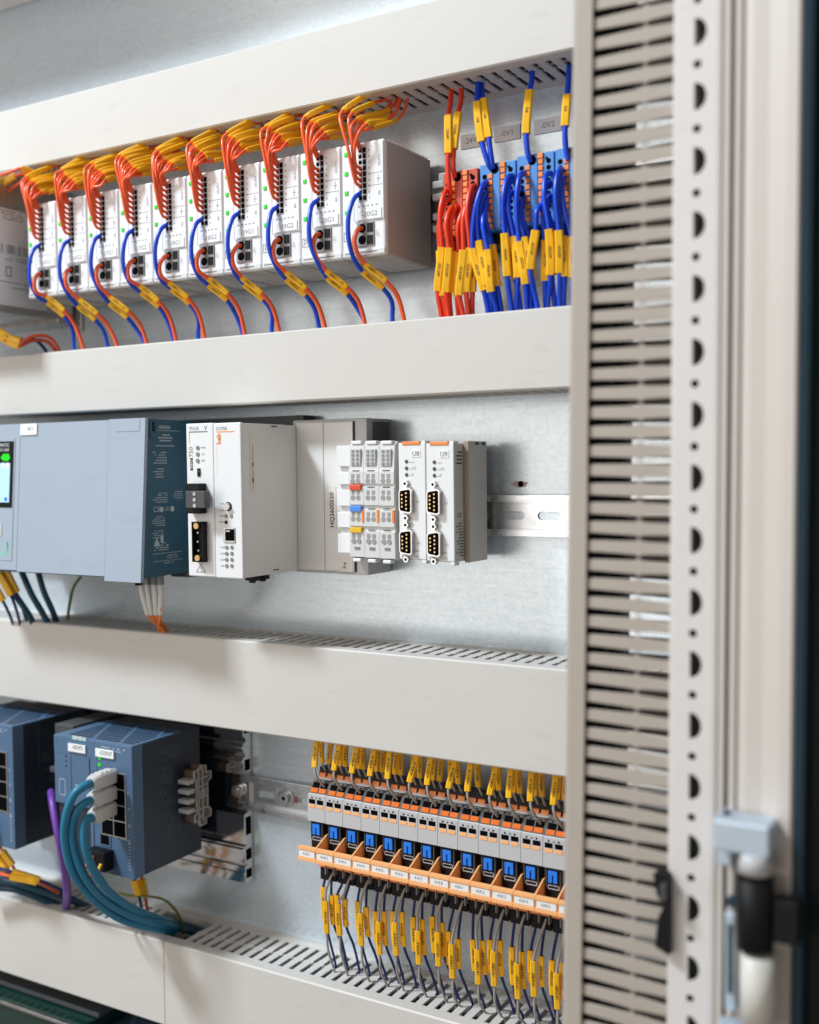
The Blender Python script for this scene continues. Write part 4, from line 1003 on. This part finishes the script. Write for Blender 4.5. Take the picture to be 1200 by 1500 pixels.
def switch_tags():
    t = sw; d = 118
    a = part('brand_plate', MB().fb((-810.0, 118.2, -252.9), (-788.6, 118.2, -256.3), 0, 0.4), tealpaper, t)
    p = (-798.6, 118.8, -254.0); text(a, 'SIEMENS', p, 3.6, paper, bold=0.15)
    a = part('name_tag', MB().fb((-812.9, 118.3, -259.8), (-789.8, 118.3, -267.5), 0, 1.6, 0.3), paper, t)
    p = (-800.0, 120.1, -262.7); text(a, '-0DP5', p, 4.2, greyink)
    a = part('name_tag', MB().fb((-776.5, 118.3, -260.3), (-752.9, 118.3, -268.0), 0, 1.6, 0.3), paper, t)
    p = (-762.8, 120.1, -263.7); text(a, '-D3N7', p, 4.2, greyink)
    pc = [c for c in t.children if c.name.startswith('power_connector')][0]
    for k in range(4): part('terminal', MB().box(-779.5+3.6*(k % 2)*1.6, -775.5+3.6*(k % 2)*1.6, 130, 132.5, -369+(k//2)*6, -364.5+(k//2)*6, 0.4), orange_b, pc)
switch_tags()
def bracket():
    t = thing('rail_bracket', 'dark green grey bracket between the two network switches', 'bracket', (-850, 20, -320))
    part('body', MB().box(-862, -836, 20, 92, -318, -252, 1), darkgrey, t)
    part('shelf', MB().box(-864, -836, 20, 98, -300, -294, 1), darkgrey, t)
    for z in (-264, -290): part('screw', MB().cyl((-841, 0, z), 2.4, 92, 94, 12), steel, t)
    part('lower_block', MB().box(-858, -838, 20, 86, -352, -319, 1), darkgrey, t)
bracket()
def modules_under():
    t = thing('connector_strip', 'beige plug strip hanging below the upper switch panel', 'connector', (-815, 100, -350))
    for k in range(3): part('plug', MB().box(-826+9*k, -820+9*k, 90, 110, -352-3*k, -321, 0.8), offwhite, t)
modules_under()

# patch cables with grey plugs
for k, (pl, pts, lab) in enumerate((
    ((-756.2, 119.0, -283.6), [(-747.5, 158.0, -281.4), (-751.5, 168.0, -286.8), (-759.0, 172.0, -307.1), (-763.7, 170.0, -330.0), (-764.0, 162.0, -360.5), (-763.3, 140.0, -393.1), (-757.8, 112.0, -421.3), (-748.6, 86.0, -437.6), (-751.5, 60.0, -450.5), (-759.5, 40.0, -462.4)], 'outermost teal patch cable from the top grey plug'),
    ((-756.7, 119.0, -299.1), [(-748.0, 158.0, -296.9), (-752.9, 164.0, -302.8), (-758.2, 166.0, -317.9), (-759.3, 164.0, -337.3), (-756.7, 156.0, -364.3), (-756.4, 134.0, -393.8), (-750.6, 106.0, -418.8), (-746.5, 78.0, -436.1), (-749.7, 56.0, -447.6), (-757.7, 38.0, -460.0)], 'middle teal patch cable of the three'),
    ((-757.1, 119.0, -314.0), [(-748.9, 156.0, -313.1), (-749.1, 160.0, -317.0), (-748.2, 162.0, -328.6), (-747.1, 158.0, -348.3), (-747.6, 142.0, -376.7), (-748.9, 116.0, -403.2), (-748.8, 90.0, -422.9), (-751.0, 64.0, -438.8), (-755.5, 46.0, -449.7), (-759.6, 34.0, -460.5)], 'innermost teal patch cable from the lowest grey plug'))):
    t = thing('patch_cable', lab, 'cable', pl, 'teal patch cables')
    e = pts[0]
    mb = MB()
    def prof(i, n):
        k_ = i/(n-1); hw = 4.6+2.0*min(1, k_*2.4); hh = 4.6+1.9*min(1, k_*2.4)
        c = 1.6
        return [(-hw, -hh+c), (-hw+c, -hh), (hw-c, -hh), (hw, -hh+c), (hw, hh-c), (hw-c, hh), (-hw+c, hh), (-hw, hh-c)]
    e2 = tuple(e[i]*0.86+pl[i]*0.14 for i in range(3))
    path = [tuple(e2[i]*(1-u)+pl[i]*u for i in range(3)) for u in (0, 0.08, 0.22, 0.45, 0.75, 1.0)]
    mb.sweep(path, prof, (0, 0, 1), smooth=False); pg = part('plug', mb, sand, t)
    a, b = V(path[2]), V(path[-2])
    rid = MB()
    for s_ in (0.34, 0.55, 0.76):
        c = tuple(e2[i]*(1-s_)+pl[i]*s_ for i in range(3)); c2 = tuple(e2[i]*(1-s_-0.12)+pl[i]*(s_+0.12) for i in range(3))
        rid.sweep([(c[0], c[1], c[2]+6.6), (c2[0], c2[1], c2[2]+6.6)], lambda i, n: [(-3.5, -0.6), (3.5, -0.6), (3.5, 0.8), (-3.5, 0.8)], (0, 0, 1), False)
    part('grip_ridge', rid, offwhite, pg)
    part('jacket', MB().tube(spline([e2]+pts, 8), 3.9, 14), teal_w, t)
wire('purple cable standing in front of the gap between the switches', None, [(-864.6, 96.0, -320.4), (-849.3, 108.0, -325.3), (-834.4, 116.0, -347.8), (-832.3, 112.0, -375.5), (-850.0, 92.0, -416.0), (-885.4, 62.0, -454.4), (-904.9, 46.0, -478.7)], 4.0, purple_w, cat='cable', name='cable')
wire('thin green yellow earth wire arching over the lowest duct', None, [(-813.3, 60.0, -425.6), (-790.3, 66.0, -421.9), (-767.3, 66.0, -418.2), (-750.6, 60.0, -420.5), (-747.8, 48.0, -433.7), (-750.2, 36.0, -450.9), (-756.1, 28.0, -467.6)], 1.3, green_w)
for k, (pts, mt) in enumerate((([(-780.1, 70.0, -398.1), (-777.4, 72.0, -402.4), (-776.3, 68.0, -417.2), (-786.0, 54.0, -441.2), (-796.5, 40.0, -462.4)], navy_w), ([(-780.8, 60.0, -400.2), (-777.2, 62.0, -404.3), (-777.9, 58.0, -420.9), (-786.4, 46.0, -444.1), (-796.6, 34.0, -462.5)], rust_w))):
    wire('short %s wire with orange yellow sleeve under the right switch' % ('dark blue' if k == 0 else 'brown'), None, pts, 1.6, mt, 1, None, 7.0, 4.0)
for k, (pts, mt, lab, sl) in enumerate((
    ([(-965.4, 96.0, -408.6), (-939.3, 100.0, -409.9), (-921.0, 98.0, -411.6), (-891.9, 90.0, -417.4), (-888.0, 76.0, -427.1), (-888.1, 60.0, -438.3)], navy_w, 'dark blue wire with yellow sleeve lying on the lowest duct at left', 2),
    ([(-960.7, 100.0, -416.6), (-937.0, 102.0, -414.6), (-922.8, 100.0, -415.5), (-893.6, 92.0, -418.5), (-891.2, 76.0, -430.5), (-894.6, 58.0, -444.5)], oran_w, 'orange wire with yellow sleeve lying on the lowest duct at left', 2),
    ([(-950.9, 90.0, -392.0), (-941.9, 94.0, -395.0), (-925.2, 96.0, -405.8), (-929.1, 88.0, -417.7)], oran_w, 'short wire with yellow sleeve hanging under the left switch, inner one', 1),
    ([(-961.4, 92.0, -396.8), (-952.7, 94.0, -401.2), (-933.8, 96.0, -413.1), (-935.3, 90.0, -425.4)], oran_w, 'short wire with yellow sleeve hanging under the left switch, outer one', 1),
    ([(-762.2, 136.0, -364.2), (-761.6, 140.0, -367.9), (-771.9, 134.0, -382.0), (-784.4, 116.0, -403.5), (-787.8, 96.0, -426.5), (-786.1, 80.0, -438.7)], oran_w, 'orange wire behind the patch cables leaving the switch power connector', None),
    ([(-757.2, 134.0, -362.7), (-756.7, 138.0, -367.7), (-768.1, 126.0, -389.2), (-778.8, 100.0, -416.6), (-780.9, 76.0, -438.4), (-782.2, 60.0, -448.6)], sleeve_m, 'yellow wire behind the patch cables leaving the switch power connector', None),
    ([(-977.2, 96.0, -431.1), (-931.1, 90.0, -426.1), (-906.6, 76.0, -434.9), (-888.7, 56.0, -447.0), (-876.1, 40.0, -460.4)], dteal_w, 'dark teal cable lying along the lowest duct at left, upper one', None),
    ([(-982.6, 92.0, -440.8), (-938.8, 84.0, -436.7), (-918.6, 66.0, -449.3), (-906.1, 50.0, -461.3), (-901.4, 36.0, -477.9)], dteal_w, 'dark teal cable lying along the lowest duct at left, lower one', None))):
    wire(lab, None, pts, 1.6 if mt is not dteal_w else 4.2, mt, sl, None, 7.4, 4.4)
# cables running inside the lowest duct, seen through its slots
for k in range(5):
    z = -478-6*k; d = 20+9*k
    wire('teal cable running inside the lowest duct behind its slots', 'teal cables inside the lowest duct', [(-760, d, z), (-640, d+rj(4), z+rj(3)), (-520, d+rj(5), z+rj(4)), (-400, d+rj(5), z+rj(3)), (-260, d, z)], 3.6, teal_w, cat='cable', name='cable')

# ------------------------------------------------------------------ aluminium profile and end clamp
def profile_rail():
    x0, x1 = -1000, -686.5
    t = thing('mounting_profile', 'bright aluminium mounting profile ending beside the DIN rail', 'rail', (x1, 0, -330))
    o = [(1, -408), (13.5, -408), (13.5, -392), (9, -391), (9, -389), (13.5, -388), (13.5, -372), (10, -371), (10, -366), (13.5, -364), (13.5, -340), (5, -338), (5, -302), (13.5, -300),
         (13.5, -284), (10.5, -283), (10.5, -279), (13.5, -278), (13.5, -270), (9.5, -269), (9.5, -264), (13.5, -263), (13.5, -244), (1, -244)]
    part('profile', MB().prism(o, 'x', x0, x1), alu, t)
    ends = MB()
    for z0, z1 in ((-404, -395), (-386, -375), (-361, -343), (-297, -286), (-260, -248)): ends.box(x1-0.1, x1+0.15, 3, 11.5, z0, z1, 0)
    part('end_cavity', ends, portblk, t, kind='stuff')
    part('lower_flange', MB().box(x0, x1, 13.4, 16, -378, -374, 0.3).box(x0, x1, 13.4, 15, -400, -398, 0.2).box(x0, x1, 13.4, 15.5, -288, -286, 0.2).box(x0, x1, 13.4, 15.5, -275, -273, 0.2), alu, t)
    part('screw', MB().cyl((-699, 0, -319), 6.2, 5, 10, 20).cyl((-699, 0, -319), 3.4, 10, 12, 6), steel, t)
profile_rail()
def rail_clamp():
    xa, xb = -730, -718
    t = thing('rail_clamp', 'grey and brown skeleton end clamp beside the network switch', 'clamp', (xa, 14, -320))
    o = [(26, -297), (33, -297), (33, -290), (41, -288), (41, -292), (50, -292), (50, -299), (47, -300), (47, -334), (50, -335), (50, -342), (43, -342), (43, -347), (34, -347), (34, -341), (27, -341), (27, -334), (31, -331), (31, -306), (26, -304)]
    part('body', MB().prism(o, 'x', xa, xb), brown, t)
    for z in (-301, -310.5, -320, -329.5): part('fin', MB().box(xa-0.6, xb+0.6, 50, 59, z-2.3, z+2.0, 0.6), ltgrey, t)
    sk = MB(); xs = xb
    def bar(p, q, w_=0.9): sk.sweep([(xs+0.5, p[0], p[1]), (xs+0.5, q[0], q[1])], lambda i, n: [(-w_/2, -0.6), (w_/2, -0.6), (w_/2, 0.6), (-w_/2, 0.6)], (1, 0, 0), False)
    for i in range(len(o)): bar(o[i], o[(i+1) % len(o)])
    for p, q in (((51, -301), (30, -301)), ((51, -310), (31, -308)), ((51, -320), (31, -320)), ((51, -330), (31, -331)), ((44, -290), (44, -345)), ((38, -290), (38, -344)), ((38, -336), (46, -341))): bar(p, q)
    for k in range(6): bar((47-2.6*k, -312), (47-2.6*k, -319), 0.6)
    part('rib_frame', sk, ltgrey, t)
rail_clamp()

# ------------------------------------------------------------------ relay row
RX, RP = -574.9, 18.95
def relay():
    x = RX; W = RP
    t = thing('relay_module', '', 'relay', (x, 7, -370), 'relay modules on the lower rail')
    o = [(8, -352), (8, -288), (26, -272), (41, -271), (42.5, -277.5), (49, -281), (52, -280.8), (57, -287.5), (59, -290.5), (61, -291), (61.5, -314), (48, -315), (48, -345), (40, -352), (40, -370), (14, -370)]
    part('housing', MB().prism(o, 'x', x+0.2, x+W-0.2), ltgrey, t)
    part('upper_tier', MB().prism([(28, -271), (41.6, -270.2), (43.6, -278.6), (46, -281.6), (30, -281.6)], 'x', x+0.4, x+W-0.4), black, t)
    sl = lambda s_, h: (51.2+7.6*s_+0.80*h, -279.8-10.2*s_+0.60*h)
    part('middle_tier_shade', MB().prism([(46, -280), (51.0, -279.4), sl(0.02, 0.15), sl(0.98, 0.15), (52, -291)], 'x', x+0.3, x+W-0.3), shaded_grey, t)  # dark skin added over the grey slope in place of cast shade
    for c in range(2):
        xa = x+1.2+c*8.6
        part('release_lever', MB().prism([(42.0, -274.6), (44.0, -275.0), (45.0, -278.8), (42.6, -278.8)], 'x', xa+0.6, xa+7.0), orange_b, t)
        part('wire_opening', MB().prism([sl(0.16, 0), sl(0.16, 0.5), sl(0.56, 0.5), sl(0.56, 0)], 'x', xa+0.3, xa+7.5), portblk, t)
        part('test_hole', MB().prism([sl(0.03, 0), sl(0.03, 0.4), sl(0.11, 0.4), sl(0.11, 0)], 'x', xa+2.6, xa+4.6), portblk, t)
        part('release_lever', MB().prism([sl(0.60, 0), sl(0.60, 0.8), sl(0.92, 0.8), sl(0.92, 0)], 'x', xa+0.3, xa+7.5), shaded_orange, t)
        part('wire_opening', MB().box(xa+0.5, xa+7.2, 60.6, 61.5, -298.4, -294.4, 0.3), portblk, t)
        part('release_lever', MB().box(xa+0.5, xa+7.2, 60.8, 61.6, -302.0, -299.0, 0.2), peach, t)
        part('test_hole', MB().cyl((xa+3.8, 0, -292.8), 0.8, 61, 61.35, 8), portblk, t)
    part('test_hole', MB().cyl((x+W/2, 0, -292.9), 0.6, 61, 61.35, 8), portblk, t)
    rb = part('relay_body', MB().box(x+1.0, x+14.6, 44, 57.5, -344, -315.2, 0.5), black, t)
    part('relay_frame', MB().box(x+1.4, x+2.2, 57.4, 58.6, -331, -316.5).box(x+13.2, x+14.0, 57.4, 58.6, -331, -316.5), darkgrey, rb)
    lv = MB().box(x+3.6, x+6.9, 57.3, 59.6, -326.8, -318.2, 0.3).box(x+8.1, x+11.4, 57.3, 59.6, -326.8, -318.2, 0.3).box(x+3.6, x+11.4, 57.3, 59.7, -320.6, -317.0, 0.3)
    part('blue_latch', lv, lever, rb)
    part('window_frame', MB().box(x+2.6, x+12.4, 57.5, 57.9, -329.6, -329.0).box(x+2.6, x+12.4, 57.5, 57.9, -332.4, -331.8).box(x+2.6, x+3.2, 57.5, 57.9, -332.4, -329).box(x+11.8, x+12.4, 57.5, 57.9, -332.4, -329), ltgrey, rb)
    hd = MB().prism([(46, -344.5), (46, -341), (72, -336.6), (73, -332.4), (76.8, -333.0), (76.8, -335.2), (75, -335.6), (75, -341.6), (77.2, -342), (77.2, -344.6), (72, -345.2)], 'x', x+0.15, x+W-0.15)
    ho = part('label_holder', hd, peach, t)
    part('holder_rib', MB().prism([(47, -344), (47, -326), (58, -325.5), (75.0, -333), (75.5, -336), (60, -344)], 'x', x+W-1.8, x+W-0.5), peach, ho)
    part('name_tag', MB().box(x+1.0, x+W-1.4, 75.0, 76.3, -341.4, -335.8), paper, ho)
    part('lower_lever', MB().box(x+1.0, x+8.6, 40, 47.5, -360, -353.6, 0.5).box(x+9.8, x+17.4, 40, 47.5, -360, -353.6, 0.5), orange_b, t)
    part('divider', MB().box(x+8.8, x+9.6, 38, 48.5, -366, -352, 0.2).box(x+17.8, x+18.6, 38, 48.5, -366, -352, 0.2), midgrey, t)
    part('lower_tier', MB().box(x+0.6, x+W-0.6, 12, 44, -373, -361, 0.6), black, t)
    return t
r0 = relay(); RL = [r0]
for i in range(1, 15): RL.append(copy_thing(r0, (RP*i, 0, -0.15*i), ''))
for i, t in enumerate(RL):
    n = 'K%d' % (1+i)
    code = ('41K%d' % (i+1)) if i < 8 else ('43K%d' % (i-7))
    t['label'] = ('leftmost relay module in the row, beside the rail screw' if i == 0 else 'relay module cut off by the upright duct, last in the row' if i == 13 else 'relay module hidden behind the upright duct' if i == 14 else '%s relay module from the left end of the row' % ORD[i])
    ho = [c for c in t.children if c.name.startswith('label_holder')][0]
    text(ho, code, (RX+RP*i+9, 76.45, -338.6-0.15*i), 2.7, greyink)
    X = RX+RP*i; code = '-'+code
    nth = 'leftmost' if i == 0 else 'last visible' if i == 13 else 'hidden last' if i == 14 else ORD[i]
    tilt = rj(4.0)
    wire('grey wire with yellow sleeve in front above the %s relay' % nth, 'grey wires entering the relays from above', [(X+14.2, 53.5, -285), (X+13.0, 58, -279.5), (X+10.5+tilt*0.3, 61.5, -272), (X+9.2+tilt*0.5, 60.5, -265.5), (X+9.8+tilt*1.6, 54, -243.5), (X+10.2+tilt*1.8, 51, -232)], 1.15, grey_w, 3, code+':14', 5.2, 3.0, tsize=2.4, nrm=(0.35, -0.94, 0))
    for c, dx in ((0, 5.0), (1, 11.5)):
        if i in (8,) and c == 0: continue
        tl = rj(3.0)
        wire('%s rear grey wire with yellow sleeve above the %s relay' % (('left', 'right')[c], nth), 'grey wires behind, entering the relays', [(X+dx+1.5, 40, -275), (X+dx+1.2, 43, -271), (X+dx+0.6+tl*0.2, 45, -265.5), (X+dx+tl*1.0, 42, -244.5), (X+dx+tl*1.2, 40, -232)], 1.1, grey_w, 2, code+(':11' if c else ':12'), 5.0, 2.9, tsize=2.4, nrm=(0.35, -0.94, 0))
    zs = -386-0.9*i+rj(5); sx = rj(3.0)
    for c, (dx, mt, lab) in enumerate(((4.0, navy_w, 'left dark blue'), (11.5, navy_w, 'right dark blue'))):
        k = -2.5 if c == 0 else 2.5
        wire('%s wire with yellow sleeve below the %s relay' % (lab, nth), 'dark blue wires below the relays', [(X+dx, 40, -366), (X+dx, 42, -374), (X+dx-0.6+k*0.5+sx*0.7, 44+c*2, zs-rj(4)), (X+dx+k*0.6+sx, 43+c*2, zs-28), (X+dx+k+sx+2, 38, zs-48), (X+dx+k+sx+4, 32, -457), (X+dx+k+sx+4, 30, -480)], 1.2, navy_w, 2, code+':A2', 5.0, 3.2, tsize=2.4, nrm=(0.35, -0.94, 0))
    gx = rj(1.5)
    wire('grey wire with yellow sleeve in front below the %s relay' % nth, 'grey wires below the relays', [(X+14.2, 42, -364), (X+13.4, 47, -370), (X+11.0+gx*0.5, 50, -380), (X+9.0+gx+sx, 51, zs-6), (X+9.2+gx+sx, 50, zs-35), (X+9+gx+sx, 48, zs-52), (X+12+gx+sx, 42, -458), (X+13+gx+sx, 40, -480)], 1.15, grey_w, 3, code+':A1', 5.2, 3.4, tsize=2.4, nrm=(0.35, -0.94, 0))

# ------------------------------------------------------------------ things below the lowest duct at lower left
def green_device():
    t = thing('green_cover_device', 'dark green glossy cover below the lowest duct at left', 'device', (-900, 20, -700))
    part('frame', MB().box(-1100, -842, 20, 62, -561, -556, 1.0), darkgrey, t)
    part('rim', MB().box(-1100, -844, 80, 84, -566, -562.5, 0.8), steel, t)
    part('cover', MB().box(-1100, -846, 20, 80, -700, -562, 1.5), greenglass, t)
green_device()
sw3 = copy_thing(sw2, (110, -40, -325), 'blue device with perforated top at the very bottom left')
